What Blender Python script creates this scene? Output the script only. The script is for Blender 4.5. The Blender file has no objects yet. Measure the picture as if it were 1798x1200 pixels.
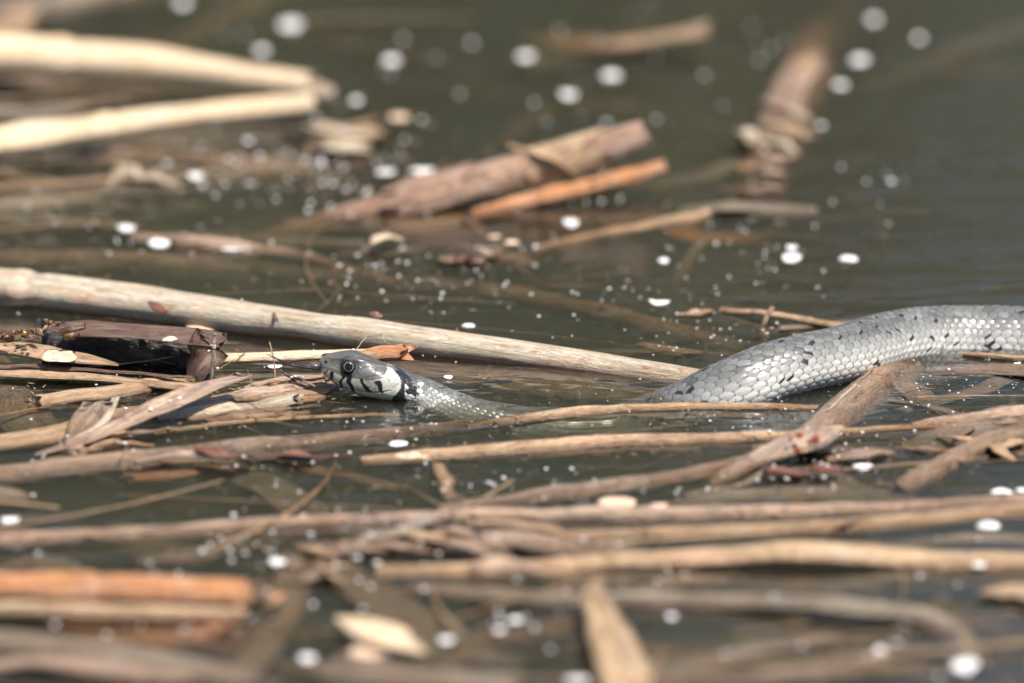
import bpy, math, random
import numpy as np
from mathutils import Vector

rng = np.random.default_rng(7)
random.seed(7)
S = bpy.context.scene
COL = S.collection

# ------------------------------------------------------------------ camera
ELEV = math.radians(15.0)
DIST = 5.0
FOC = 500.0
CE, SE = math.cos(ELEV), math.sin(ELEV)
CAM = np.array([0.0, -DIST * CE, DIST * SE])
cam_d = bpy.data.cameras.new('camera')
cam_d.lens = FOC
cam_d.sensor_width = 36.0
cam_d.clip_start = 0.1
cam_d.clip_end = 400.0
cam_d.dof.use_dof = True
cam_d.dof.focus_distance = DIST - 0.055
cam_d.dof.aperture_fstop = 5.8
cam = bpy.data.objects.new('camera', cam_d)
cam.location = CAM
cam.rotation_euler = (math.pi / 2 - ELEV, 0, 0)
COL.objects.link(cam)
S.camera = cam

# ------------------------------------------------------------------ light
SUN_EL = math.radians(60)
SUN_AZ = math.radians(40)          # to the right of the camera's back
SD = Vector((math.sin(SUN_AZ) * math.cos(SUN_EL), -math.cos(SUN_AZ) * math.cos(SUN_EL), math.sin(SUN_EL)))
W = bpy.data.worlds.new('World')
S.world = W
W.use_nodes = True
nt = W.node_tree
sky = nt.nodes.new('ShaderNodeTexSky')
sky.sky_type = 'NISHITA'
sky.sun_disc = False
sky.sun_elevation = SUN_EL
sky.sun_rotation = math.atan2(SD.x, SD.y)
nt.links.new(sky.outputs[0], nt.nodes['Background'].inputs[0])
nt.nodes['Background'].inputs[1].default_value = 0.085
sun_d = bpy.data.lights.new('sun', 'SUN')
sun_d.energy = 4.2
sun_d.angle = math.radians(0.53)
sun_d.color = (1.0, 0.95, 0.87)
sun = bpy.data.objects.new('sun', sun_d)
sun.rotation_euler = SD.to_track_quat('Z', 'Y').to_euler()
sun.location = (0, 0, 8)
COL.objects.link(sun)
S.view_settings.view_transform = 'Standard'
S.view_settings.look = 'None'
S.view_settings.gamma = 1
S.view_settings.exposure = 0.88
S.cycles.use_denoising = True
S.cycles.sample_clamp_indirect = 4.0
S.cycles.caustics_reflective = False
S.cycles.caustics_refractive = False
S.cycles.max_bounces = 6
S.cycles.diffuse_bounces = 2
S.cycles.glossy_bounces = 3
S.cycles.adaptive_threshold = 0.02
S.cycles.transparent_max_bounces = 12

# ------------------------------------------------------------------ helpers
def C(r, g, b):
    f = lambda c: (c / 255 / 12.92) if c / 255 <= 0.04045 else ((c / 255 + 0.055) / 1.055) ** 2.4
    return (f(r), f(g), f(b), 1.0)

KPX = 36.0 / 1798.0 / FOC

def ray(px, py):
    a, b = (px - 899.0) * KPX, -(py - 600.0) * KPX
    return np.array([a, CE + b * SE, -SE + b * CE])

def P(px, py, z=0.0):
    """point of the pond at height z (metres) that lies under that spot of the view"""
    d = ray(px, py)
    return CAM + d * ((z - CAM[2]) / d[2])

def PY(px, py, Y):
    d = ray(px, py)
    return CAM + d * ((Y - CAM[1]) / d[1])

def mmpx(p):
    return abs((p - CAM) @ np.array([0, CE, -SE])) * KPX      # metres per photo pixel at p

def tag(o, label=None, cat=None, group=None, kind=None):
    if label: o['label'] = label
    if cat: o['category'] = cat
    if group: o['group'] = group
    if kind: o['kind'] = kind
    return o

def empty(name, loc):
    o = bpy.data.objects.new(name, None)
    o.empty_display_size = 0.005
    o.location = loc
    COL.objects.link(o)
    return o

def mesh_obj(name, V, F, mat, parent=None, uv=None, col=None, smooth=True):
    me = bpy.data.meshes.new(name)
    V = np.asarray(V, dtype=np.float64)
    if parent is not None:
        V = V - np.array(parent['_w'] if '_w' in parent else parent.location)
    if isinstance(F, np.ndarray):
        n = len(F); k = F.shape[1]
        me.vertices.add(len(V)); me.vertices.foreach_set('co', V.astype(np.float32).ravel())
        me.loops.add(n * k); me.loops.foreach_set('vertex_index', F.astype(np.int32).ravel())
        me.polygons.add(n)
        me.polygons.foreach_set('loop_start', np.arange(0, n * k, k, dtype=np.int32))
        me.update(calc_edges=True)
        me.validate()
    else:
        me.from_pydata(V.tolist(), [], F)
        me.update()
    if smooth:
        me.polygons.foreach_set('use_smooth', np.ones(len(me.polygons), dtype=bool))
    li = np.empty(len(me.loops), dtype=np.int32)
    me.loops.foreach_get('vertex_index', li)
    if uv is not None:
        lay = me.uv_layers.new(name='UVMap')
        lay.data.foreach_set('uv', np.asarray(uv, dtype=np.float32)[li].ravel())
    if col is not None:
        ca = me.color_attributes.new('Col', 'FLOAT_COLOR', 'POINT')
        ca.data.foreach_set('color', np.asarray(col, dtype=np.float32).ravel())
    me.materials.append(mat)
    o = bpy.data.objects.new(name, me)
    COL.objects.link(o)
    if parent is not None:
        o.parent = parent
    return o

def recentre(o):
    """put the origin of a one-mesh thing at its own base"""
    me = o.data
    n = len(me.vertices)
    v = np.empty(n * 3, dtype=np.float32); me.vertices.foreach_get('co', v)
    v = v.reshape(-1, 3)
    c = (v.min(0) + v.max(0)) / 2
    me.vertices.foreach_set('co', (v - c).ravel()); me.update()
    o.location = c.tolist()
    o['_w'] = c.tolist()
    return o

# ------------------------------------------------------------------ materials
def new_mat(name):
    m = bpy.data.materials.new(name)
    m.use_nodes = True
    return m, m.node_tree, m.node_tree.nodes['Principled BSDF']

def N(t, typ, **kw):
    n = t.nodes.new(typ)
    for k, v in kw.items():
        setattr(n, k, v)
    return n

def noise(t, vec, scale, detail=4, rough=0.55, dist=0.0):
    n = N(t, 'ShaderNodeTexNoise')
    n.inputs['Scale'].default_value = scale
    n.inputs['Detail'].default_value = detail
    n.inputs['Roughness'].default_value = rough
    n.inputs['Distortion'].default_value = dist
    if vec is not None: t.links.new(vec, n.inputs['Vector'])
    return n

def ramp(t, fac, stops):
    r = N(t, 'ShaderNodeValToRGB')
    el = r.color_ramp.elements
    while len(el) < len(stops): el.new(0.5)
    for e, (p, c) in zip(el, stops):
        e.position = p
        e.color = c if len(c) == 4 else (*c, 1)
    t.links.new(fac, r.inputs[0])
    return r

def mix(t, fac, a, b, mode='MIX'):
    n = N(t, 'ShaderNodeMix', data_type='RGBA', blend_type=mode)
    if isinstance(fac, (int, float)): n.inputs[0].default_value = fac
    else: t.links.new(fac, n.inputs[0])
    for v, i in ((a, 6), (b, 7)):
        if isinstance(v, tuple): n.inputs[i].default_value = v
        else: t.links.new(v, n.inputs[i])
    return n.outputs[2]

def bump(t, bsdf, h, dist):
    b = N(t, 'ShaderNodeBump')
    b.inputs['Strength'].default_value = 1.0
    b.inputs['Distance'].default_value = dist
    t.links.new(h, b.inputs['Height'])
    t.links.new(b.outputs[0], bsdf.inputs['Normal'])
    t.links.new(b.outputs[0], bsdf.inputs['Coat Normal'])

BW0, BW1 = (0, 0, 0, 1), (1, 1, 1, 1)

def reed_mat(name, light, dark, stain, stain_amt=0.35, rough=0.5, coat=0.35, streak=1.0, speck=0.5):
    """dead reed: long fibres, bleached and dark patches, stains and algae specks"""
    m, t, b = new_mat(name)
    uvn = N(t, 'ShaderNodeUVMap'); uvn.uv_map = 'UVMap'
    oi = N(t, 'ShaderNodeObjectInfo')
    add = N(t, 'ShaderNodeVectorMath', operation='MULTIPLY_ADD')
    comb = N(t, 'ShaderNodeCombineXYZ')
    for i in range(3): t.links.new(oi.outputs['Random'], comb.inputs[i])
    t.links.new(comb.outputs[0], add.inputs[0])
    add.inputs[1].default_value = (37, 19, 53)
    t.links.new(uvn.outputs[0], add.inputs[2])
    vec = add.outputs[0]
    def mapped(sx, sy):
        mp = N(t, 'ShaderNodeMapping')
        mp.inputs['Scale'].default_value = (sx, sy, 1)
        t.links.new(vec, mp.inputs[0])
        return mp.outputs[0]
    fib = noise(t, mapped(0.7, 10 * streak), 1.0, 5, 0.65)          # fibres (u in cm)
    fine = noise(t, mapped(3.0, 42 * streak), 1.0, 3, 0.6)
    patch = noise(t, mapped(0.33, 1.6), 1.0, 4, 0.6, 0.6)           # long bleached / dark zones
    st = noise(t, mapped(0.8, 3.2), 1.3, 6, 0.68, 0.9)
    sp = noise(t, mapped(6.0, 14.0), 1.6, 2, 0.5)
    f1 = ramp(t, fib.outputs[0], [(0.36, BW0), (0.62, BW1)])
    base = mix(t, f1.outputs[0], dark, light)
    lines = noise(t, mapped(0.3, 17 * streak), 1.0, 3, 0.6)
    fl = ramp(t, lines.outputs[0], [(0.40, (0.5, 0.5, 0.5, 1)), (0.50, BW0)])
    base = mix(t, fl.outputs[0], base, tuple(0.45 * x for x in dark[:3]) + (1,))
    ble = noise(t, mapped(0.55, 5.0), 1.0, 4, 0.6, 0.3)
    fb = ramp(t, ble.outputs[0], [(0.52, BW0), (0.68, (0.75, 0.75, 0.75, 1))])
    base = mix(t, fb.outputs[0], base, tuple(min(0.8, 0.6 * x + 0.22) for x in light[:3]) + (1,))
    f2 = ramp(t, patch.outputs[0], [(0.36, BW0), (0.66, BW1)])
    mid = tuple(0.55 * d + 0.45 * l for d, l in zip(dark, light))
    base = mix(t, mix(t, f2.outputs[0], (0.62, 0.62, 0.62, 1), BW0), base, mid)
    tn = noise(t, mapped(0.5, 2.2), 1.0, 4, 0.6, 0.5)
    ft = ramp(t, tn.outputs[0], [(0.50, BW0), (0.66, (0.5, 0.5, 0.5, 1))])
    lum = sum(light[:3]) / 3
    base = mix(t, ft.outputs[0], base, (min(0.8, lum * 1.35), lum * 0.78, lum * 0.52, 1))
    ff = ramp(t, fine.outputs[0], [(0.36, (0.74, 0.70, 0.66, 1)), (0.60, (1.12, 1.12, 1.12, 1))])
    base = mix(t, 1.0, base, ff.outputs[0], 'MULTIPLY')
    f3 = ramp(t, st.outputs[0], [(0.60 - 0.14 * stain_amt, BW0), (0.72 - 0.1 * stain_amt, (0.85, 0.85, 0.85, 1))])
    base = mix(t, f3.outputs[0], base, stain)
    f4 = ramp(t, sp.outputs[0], [(0.66, BW0), (0.72, (speck, speck, speck, 1))])
    base = mix(t, f4.outputs[0], base, C(52, 40, 36))
    geo = N(t, 'ShaderNodeNewGeometry'); sep = N(t, 'ShaderNodeSeparateXYZ'); t.links.new(geo.outputs['Position'], sep.inputs[0])
    wz = N(t, 'ShaderNodeMath', operation='MULTIPLY_ADD'); t.links.new(patch.outputs[0], wz.inputs[0]); wz.inputs[1].default_value = -0.004; t.links.new(sep.outputs[2], wz.inputs[2])
    wet = N(t, 'ShaderNodeMapRange'); t.links.new(wz.outputs[0], wet.inputs[0])
    wet.inputs[1].default_value = -0.0012; wet.inputs[2].default_value = 0.0012; wet.inputs[3].default_value = 1.0; wet.inputs[4].default_value = 0.0
    base = mix(t, wet.outputs[0], base, mix(t, 1.0, base, (0.66, 0.60, 0.54, 1), 'MULTIPLY'))     # soaked fibres
    t.links.new(base, b.inputs['Base Color'])
    r = ramp(t, patch.outputs[0], [(0.3, (rough + 0.12,) * 3 + (1,)), (0.7, (rough - 0.14,) * 3 + (1,))])
    rw = N(t, 'ShaderNodeMath', operation='MULTIPLY_ADD'); t.links.new(wet.outputs[0], rw.inputs[0]); rw.inputs[1].default_value = -0.16
    t.links.new(r.outputs[0], rw.inputs[2]); t.links.new(rw.outputs[0], b.inputs['Roughness'])
    b.inputs['Coat Weight'].default_value = min(0.6, coat + 0.15)
    b.inputs['Coat Roughness'].default_value = 0.16
    hsum = N(t, 'ShaderNodeMath', operation='MULTIPLY_ADD')
    t.links.new(fib.outputs[0], hsum.inputs[0]); hsum.inputs[1].default_value = 0.7
    t.links.new(fine.outputs[0], hsum.inputs[2])
    bump(t, b, hsum.outputs[0], 0.0011)
    return m

M = {}
M['bright'] = reed_mat('straw_bleached', C(252, 234, 204), C(236, 190, 138), C(196, 136, 84), 0.1, 0.45, 0.4)
M['cream'] = reed_mat('straw_grey_cream', C(224, 214, 192), C(176, 156, 126), C(164, 114, 80), 0.45, 0.5)
M['tan'] = reed_mat('straw_tan', C(218, 188, 148), C(160, 124, 86), C(122, 82, 62), 0.45, 0.5)
M['brown'] = reed_mat('reed_wet_brown', C(170, 142, 112), C(112, 88, 66), C(84, 62, 54), 0.6, 0.45, 0.45)
M['grey'] = reed_mat('reed_grey', C(168, 154, 132), C(122, 108, 90), C(102, 82, 66), 0.5, 0.55)
M['pink'] = reed_mat('reed_pink_brown', C(206, 178, 150), C(146, 116, 94), C(100, 74, 72), 0.7, 0.45, 0.45)
M['orange'] = reed_mat('reed_orange', C(224, 160, 106), C(176, 110, 62), C(120, 70, 44), 0.4, 0.42, 0.45)
M['sheath'] = reed_mat('reed_sheath_pale', C(214, 184, 142), C(160, 126, 90), C(138, 96, 82), 0.7, 0.6, 0.1, 1.5)
M['red'] = reed_mat('reed_reddish', C(190, 154, 126), C(134, 98, 76), C(104, 70, 58), 0.7, 0.4, 0.45)
M['husk'] = reed_mat('husk_brown', C(134, 100, 80), C(88, 60, 46), C(56, 38, 32), 0.6, 0.4, 0.3)
M['hollow'] = reed_mat('husk_shaded_inside', C(64, 46, 34), C(36, 26, 20), C(24, 18, 16), 0.6, 0.35, 0.4)  # colour darkened to carry the shade inside the husk
M['rust'] = reed_mat('rust_scale', C(160, 96, 64), C(106, 58, 40), C(70, 34, 26), 0.5, 0.4, 0.4)

def flake_mat(name, c1, c2, rough=0.55):
    m, t, b = new_mat(name)
    tc = N(t, 'ShaderNodeTexCoord'); oi = N(t, 'ShaderNodeObjectInfo')
    add = N(t, 'ShaderNodeVectorMath', operation='ADD')
    t.links.new(tc.outputs['Object'], add.inputs[0]); t.links.new(oi.outputs['Random'], add.inputs[1])
    n = noise(t, add.outputs[0], 330, 5, 0.7, 0.5)
    r = ramp(t, n.outputs[0], [(0.35, c2), (0.55, c1)])
    t.links.new(r.outputs[0], b.inputs['Base Color'])
    b.inputs['Roughness'].default_value = rough
    b.inputs['Subsurface Weight'].default_value = 0.0
    bump(t, b, n.outputs[0], 0.0003)
    return m
M['white'] = flake_mat('petal_white', (0.84, 0.81, 0.78, 1), (0.56, 0.50, 0.46, 1))
M['cream_flake'] = flake_mat('petal_cream', C(226, 196, 168), C(180, 142, 112))
M['crumb'] = flake_mat('plant_crumb', C(150, 120, 92), C(84, 60, 46))
M['berry'] = flake_mat('red_bead', C(150, 70, 46), C(72, 36, 26), 0.2)
M['algae'] = flake_mat('algae_bead', C(120, 84, 40), C(58, 40, 26), 0.18)

def water_mat():
    m = bpy.data.materials.new('pond_water'); m.use_nodes = True
    t = m.node_tree; t.nodes.clear()
    out = N(t, 'ShaderNodeOutputMaterial')
    geo = N(t, 'ShaderNodeNewGeometry')
    def mapped(s, rz=0.0):
        mp = N(t, 'ShaderNodeMapping'); mp.inputs['Scale'].default_value = s
        mp.inputs['Rotation'].default_value = (0, 0, rz)
        t.links.new(geo.outputs['Position'], mp.inputs[0]); return mp.outputs[0]
    a = noise(t, mapped((16, 30, 1), 0.15), 1.0, 3, 0.5, 0.8)
    c = noise(t, mapped((60, 150, 1), -0.1), 1.0, 2, 0.5, 0.6)
    h1 = N(t, 'ShaderNodeMath', operation='MULTIPLY'); t.links.new(a.outputs[0], h1.inputs[0]); h1.inputs[1].default_value = 0.0008
    h2 = N(t, 'ShaderNodeMath', operation='MULTIPLY_ADD'); t.links.new(c.outputs[0], h2.inputs[0]); h2.inputs[1].default_value = 0.00018
    e = noise(t, mapped((22, 64, 1), 0.05), 1.0, 2, 0.5, 1.2)
    h3 = N(t, 'ShaderNodeMath', operation='MULTIPLY_ADD'); t.links.new(e.outputs[0], h3.inputs[0]); h3.inputs[1].default_value = 0.0005
    t.links.new(h1.outputs[0], h3.inputs[2])
    last = h3
    for (qx, qy, amp, lam) in ((640, 697, 0.00010, 0.0085), (800, 705, 0.00010, 0.010), (1200, 702, 0.00012, 0.012), (1660, 612, 0.00014, 0.013)):
        dn = N(t, 'ShaderNodeVectorMath', operation='DISTANCE'); t.links.new(geo.outputs['Position'], dn.inputs[0]); dn.inputs[1].default_value = P(qx, qy, 0).tolist()
        sc = N(t, 'ShaderNodeMath', operation='MULTIPLY'); t.links.new(dn.outputs['Value'], sc.inputs[0]); sc.inputs[1].default_value = 2 * math.pi / lam
        sn_ = N(t, 'ShaderNodeMath', operation='SINE'); t.links.new(sc.outputs[0], sn_.inputs[0])
        fa = N(t, 'ShaderNodeMapRange'); t.links.new(dn.outputs['Value'], fa.inputs[0]); fa.inputs[1].default_value = 0.0; fa.inputs[2].default_value = 0.07; fa.inputs[3].default_value = amp; fa.inputs[4].default_value = 0.0
        ma = N(t, 'ShaderNodeMath', operation='MULTIPLY_ADD'); t.links.new(sn_.outputs[0], ma.inputs[0]); t.links.new(fa.outputs[0], ma.inputs[1]); t.links.new(last.outputs[0], ma.inputs[2])
        last = ma
    t.links.new(last.outputs[0], h2.inputs[2])
    bp = N(t, 'ShaderNodeBump'); bp.inputs['Strength'].default_value = 1; bp.inputs['Distance'].default_value = 1
    t.links.new(h2.outputs[0], bp.inputs['Height'])
    fr = N(t, 'ShaderNodeFresnel'); fr.inputs['IOR'].default_value = 1.34
    t.links.new(bp.outputs[0], fr.inputs['Normal'])
    gl = N(t, 'ShaderNodeBsdfGlossy'); gl.inputs['Roughness'].default_value = 0.03
    gl.inputs['Color'].default_value = (1, 1, 1, 1)
    t.links.new(bp.outputs[0], gl.inputs['Normal'])
    tr = N(t, 'ShaderNodeBsdfTransparent'); tr.inputs['Color'].default_value = (1, 1, 1, 1)
    mx = N(t, 'ShaderNodeMixShader')
    t.links.new(fr.outputs[0], mx.inputs[0]); t.links.new(tr.outputs[0], mx.inputs[1]); t.links.new(gl.outputs[0], mx.inputs[2])
    t.links.new(mx.outputs[0], out.inputs['Surface'])
    va = N(t, 'ShaderNodeVolumeAbsorption'); va.inputs['Color'].default_value = (0.58, 0.57, 0.48, 1); va.inputs['Density'].default_value = 85
    vs = N(t, 'ShaderNodeVolumeScatter'); vs.inputs['Color'].default_value = (0.66, 0.65, 0.53, 1); vs.inputs['Density'].default_value = 8.5
    ad = N(t, 'ShaderNodeAddShader')
    t.links.new(va.outputs[0], ad.inputs[0]); t.links.new(vs.outputs[0], ad.inputs[1])
    t.links.new(ad.outputs[0], out.inputs['Volume'])
    return m
M['water'] = water_mat()

m, t, b = new_mat('silt'); M['silt'] = m
n = noise(t, None, 6, 5); r = ramp(t, n.outputs[0], [(0.3, (0.05, 0.045, 0.03, 1)), (0.7, (0.10, 0.09, 0.06, 1))])
t.links.new(r.outputs[0], b.inputs['Base Color']); b.inputs['Roughness'].default_value = 0.9
m, t, b = new_mat('bank_earth'); M['bank'] = m
n = noise(t, None, 2.5, 6); r = ramp(t, n.outputs[0], [(0.35, (0.03, 0.04, 0.015, 1)), (0.65, (0.08, 0.085, 0.04, 1))])
t.links.new(r.outputs[0], b.inputs['Base Color']); b.inputs['Roughness'].default_value = 0.9
m, t, b = new_mat('reed_leaf'); M['leaf'] = m
oi = N(t, 'ShaderNodeAttribute'); oi.attribute_name = 'Col'
t.links.new(oi.outputs[0], b.inputs['Base Color']); b.inputs['Roughness'].default_value = 0.55

# ------------------------------------------------------------------ setting
def box(name, lo, hi, mat):
    (x0, y0, z0), (x1, y1, z1) = lo, hi
    V = [(x0, y0, z0), (x1, y0, z0), (x1, y1, z0), (x0, y1, z0), (x0, y0, z1), (x1, y0, z1), (x1, y1, z1), (x0, y1, z1)]
    F = [(3, 2, 1, 0), (4, 5, 6, 7), (0, 1, 5, 4), (1, 2, 6, 5), (2, 3, 7, 6), (3, 0, 4, 7)]
    return mesh_obj(name, V, F, mat, smooth=False)
tag(box('water', (-12, -9, -0.30), (12, 6.5, 0.0), M['water']), kind='structure')
tag(box('pond_bed', (-14, -10, -0.8), (14, 8, -0.304), M['silt']), kind='structure')

# bank behind the pond, seen in the water's reflection
nx, ny = 90, 40
X, Yg = np.meshgrid(np.linspace(-13, 13, nx), np.linspace(0, 1, ny))
Ybank = 4.6 + 9 * Yg + 0.5 * np.sin(X * 0.9) + 0.25 * np.sin(X * 2.3 + 1)
Zb = -0.35 + 2.2 * np.clip(Yg * 2.2, 0, 1) ** 0.8 + 0.22 * np.sin(X * 1.3 + Yg * 7) * Yg + rng.normal(0, 0.03, X.shape) - 0.7 * np.exp(-((X - 0.6) / 0.45) ** 2) * Yg ** 0.5
idx = np.arange(nx * ny).reshape(ny, nx)
F = np.stack([idx[:-1, :-1], idx[:-1, 1:], idx[1:, 1:], idx[1:, :-1]], -1).reshape(-1, 4)
tag(mesh_obj('bank', np.stack([X, Ybank, Zb], -1).reshape(-1, 3), F, M['bank']), kind='structure')
nb = 9000
bx = rng.uniform(-9, 9, nb); u = rng.random(nb) ** 1.3
by = 4.7 + 3.6 * u + 0.5 * np.sin(bx * 0.9)
bz = -0.3 + 2.2 * np.clip((by - 4.6 - 0.5 * np.sin(bx * 0.9)) / 9 * 2.2, 0, 1) ** 0.8
clump = 0.5 + 0.5 * np.sin(bx * 1.7 + 0.6) * np.sin(bx * 0.55 + 2)
hh = (0.9 + 1.0 * clump) * rng.uniform(0.6, 1.15, nb)
hh *= 1 - 0.75 * np.exp(-((bx - 0.5) / 0.28) ** 2)
lean = rng.normal(0, 0.22, (nb, 2)) * hh[:, None]
ww = rng.uniform(0.012, 0.03, nb); th = rng.uniform(0, math.pi, nb)
dx, dy = np.cos(th) * ww, np.sin(th) * ww
V = np.zeros((nb, 5, 3))
V[:, 0] = np.stack([bx - dx, by - dy, bz], -1); V[:, 1] = np.stack([bx + dx, by + dy, bz], -1)
mx_, my_ = bx + lean[:, 0] * 0.35, by + lean[:, 1] * 0.35
V[:, 2] = np.stack([mx_ + dx * 1.2, my_ + dy * 1.2, bz + hh * 0.6], -1); V[:, 3] = np.stack([mx_ - dx * 1.2, my_ - dy * 1.2, bz + hh * 0.6], -1)
V[:, 4] = np.stack([bx + lean[:, 0], by + lean[:, 1], bz + hh], -1)
o5 = np.arange(nb)[:, None] * 5
F = [tuple(x) for x in (o5 + np.array([[0, 1, 2, 3]])).tolist()] + [tuple(x) for x in (o5 + np.array([[3, 2, 4]])).tolist()]
k = rng.random(nb)[:, None]
cc = np.where(rng.random((nb, 1)) < 0.45, np.array([[0.22, 0.19, 0.11]]), np.array([[0.07, 0.095, 0.035]])) * (0.6 + 0.8 * k)
cc = np.repeat(np.concatenate([cc, np.ones((nb, 1))], 1), 5, 0)
tag(mesh_obj('reed_bed', V.reshape(-1, 3), F, M['leaf'], col=cc, smooth=False), 'green and straw reeds growing along the far bank', 'reeds', kind='stuff')

# ------------------------------------------------------------------ swept stalks and blades
def spline(pts, n):
    pts = np.asarray(pts, float)
    k = len(pts)
    d = np.r_[0, np.cumsum(np.linalg.norm(np.diff(pts[:, :3], axis=0), axis=1))]
    tt = np.linspace(0, d[-1], n)
    if k == 2:
        return np.stack([np.interp(tt, d, pts[:, i]) for i in range(pts.shape[1])], -1), tt
    # cubic Hermite with monotone-ish tangents
    tan = np.gradient(pts, d, axis=0)
    i = np.clip(np.searchsorted(d, tt, 'right') - 1, 0, k - 2)
    h = (d[i + 1] - d[i])[:, None]; s = ((tt - d[i]) / (d[i + 1] - d[i]))[:, None]
    h00 = 2 * s**3 - 3 * s**2 + 1; h10 = s**3 - 2 * s**2 + s; h01 = -2 * s**3 + 3 * s**2; h11 = s**3 - s**2
    return h00 * pts[i] + h10 * h * tan[i] + h01 * pts[i + 1] + h11 * h * tan[i + 1], tt

def smooth_noise(n, period, amp):
    k = max(2, int(n / period) + 3)
    v = rng.normal(0, amp, k)
    x = np.linspace(0, k - 1.001, n)
    i = x.astype(int); f = x - i; f = f * f * (3 - 2 * f)
    return v[i] * (1 - f) + v[np.minimum(i + 1, k - 1)] * f

LAST = {}
def sweep(name, px, mat, parent=None, flat=1.0, roll=0.0, fold=0.0, twist=0.0, ends=('cap', 'cap'), nodes=(), fray=0.9,
          wob=0.25, seg=22, ridge=0.035, world=None, rows=None, crinkle=0.035):
    """px: (photo x, photo y, height above water in mm, width in photo px) along the axis"""
    if world is not None:
        ctl = np.asarray(world, float)
    else:
        ctl = []
        for (x, y, z, w) in px:
            p = P(x, y, z / 1000.0)
            ctl.append([*p, w * mmpx(p) / 2])
        ctl = np.array(ctl)
        if flat < 0.9:                      # lying flat: the view from low down shortens the width
            Tq = np.gradient(ctl[:, :3], axis=0)[:, :2]; Tq /= np.linalg.norm(Tq, axis=1)[:, None]
            f = np.hypot(SE / np.hypot(Tq[:, 0], Tq[:, 1] * SE), flat * CE)
            kf = np.clip(1 / f, 1.0, 1.9)
            ctl[:, 3] *= kf
            flat = flat / kf.mean()
            fold = fold / kf.mean()
    L = np.linalg.norm(np.diff(ctl[:, :3], axis=0), axis=1).sum()
    wmean = ctl[:, 3].mean()
    n = rows or int(np.clip(L / max(wmean * 0.35, 0.0007), 16, 260))
    Q, tt = spline(ctl, n)
    c, w = Q[:, :3].copy(), np.maximum(Q[:, 3], 2e-5)
    per = max(4, wmean * 6 / (L / n))
    for ax in range(3):
        c[:, ax] += smooth_noise(n, per, wob * wmean * (0.5 if ax == 2 else 1))
    w = w * (1 + smooth_noise(n, per * 0.6, 0.05))
    for tnode in nodes:
        q = (tt / tt[-1] - tnode) * L / wmean
        w = w * (1 + 0.13 * np.exp(-(q / 0.35) ** 2) - 0.10 * np.exp(-((q - 0.8) / 0.3) ** 2))
    LAST.update(c=c, w=w, tt=tt)
    T = np.gradient(c, axis=0); T /= np.linalg.norm(T, axis=1)[:, None]
    up = np.array([0, 0, 1.0])
    Nn = np.cross(T, up); Nn /= np.linalg.norm(Nn, axis=1)[:, None]
    Bb = np.cross(Nn, T)
    ang = roll + twist * (tt / tt[-1]) + smooth_noise(n, per, 0.06)
    ca, sa = np.cos(ang)[:, None], np.sin(ang)[:, None]
    N2, B2 = Nn * ca + Bb * sa, -Nn * sa + Bb * ca
    ph = np.linspace(0, 2 * math.pi, seg, endpoint=False)
    rr = 1 + sum(ridge * rng.normal() * np.cos(kk * ph + rng.uniform(0, 6)) for kk in (2, 3, 5, 7))
    R = w[:, None] * rr[None, :]
    if crinkle:
        g = np.stack([smooth_noise(n, per * 0.35, crinkle) for _ in range(seg)], 1)
        g = (g + np.roll(g, 1, 1) + np.roll(g, -1, 1)) / 3
    else:
        g = np.zeros((n, seg))
    off_n = np.cos(ph)[None] * R
    off_b = np.sin(ph)[None] * R * flat + fold * (np.abs(np.cos(ph))[None] ** 1.5) * R + g * w[:, None]
    V = c[:, None] + N2[:, None] * off_n[..., None] + B2[:, None] * off_b[..., None]
    jag = lambda: np.convolve(np.tile(rng.uniform(-1, 1, seg), 3), [0.25, 0.5, 0.25], 'same')[seg:2 * seg]
    if fray and ends[0] != 'taper':
        j = jag() * fray * w[0]
        for q in range(min(4, n // 4)): V[q] += T[q] * (j * (1 - q / 4))[:, None]
    if fray and ends[1] != 'taper':
        j = jag() * fray * w[-1]
        for q in range(min(4, n // 4)): V[-1 - q] += T[-1 - q] * (j * (1 - q / 4))[:, None]
    vv = [V.reshape(-1, 3)]
    uu = tt[:, None] * 100 + 0 * ph[None]
    wv = np.clip(wmean * 2 / 0.012, 0.15, 1.6)
    pv = np.minimum(ph, 2 * math.pi - ph)[None] / math.pi * wv + 0 * uu
    uv = [np.stack([uu, pv], -1).reshape(-1, 2)]
    id0 = np.arange(n * seg).reshape(n, seg)
    F = np.stack([id0[:-1], np.roll(id0[:-1], -1, 1), np.roll(id0[1:], -1, 1), id0[1:]], -1).reshape(-1, 4)[:, ::-1]
    F = [tuple(f) for f in F.tolist()]
    base = n * seg
    for e, which in ((0, ends[0]), (n - 1, ends[1])):
        ring = id0[e].tolist()
        sgn = 1 if e == 0 else -1
        ce = V[e].mean(0)
        if which == 'hollow':
            r1 = ce + (V[e] - ce) * 0.78
            r2 = r1 + sgn * T[e] * w[e] * 4 + (ce - r1) * 0.05
            vv += [r1, r2, (ce + sgn * T[e] * w[e] * 4)[None]]
            uv += [uv[0].reshape(n, seg, 2)[e]] * 2 + [np.array([[0, 0]])]
            a1 = [base + i for i in range(seg)]; a2 = [base + seg + i for i in range(seg)]; ct = base + 2 * seg
            base += 2 * seg + 1
            for i in range(seg):
                k2 = (i + 1) % seg
                q = [(ring[i], a1[i], a1[k2], ring[k2]), (a1[i], a2[i], a2[k2], a1[k2]), (a2[i], ct, a2[k2])]
                F += [f[::-1] for f in q] if e else q
        else:
            vv += [(ce - sgn * T[e] * w[e] * 0.15 * (which == 'cap'))[None]]
            uv += [np.array([[uu[e, 0], 0.5]])]
            for i in range(seg):
                k2 = (i + 1) % seg
                f = (ring[i], base, ring[k2])
                F.append(f[::-1] if e else f)
            base += 1
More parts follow.
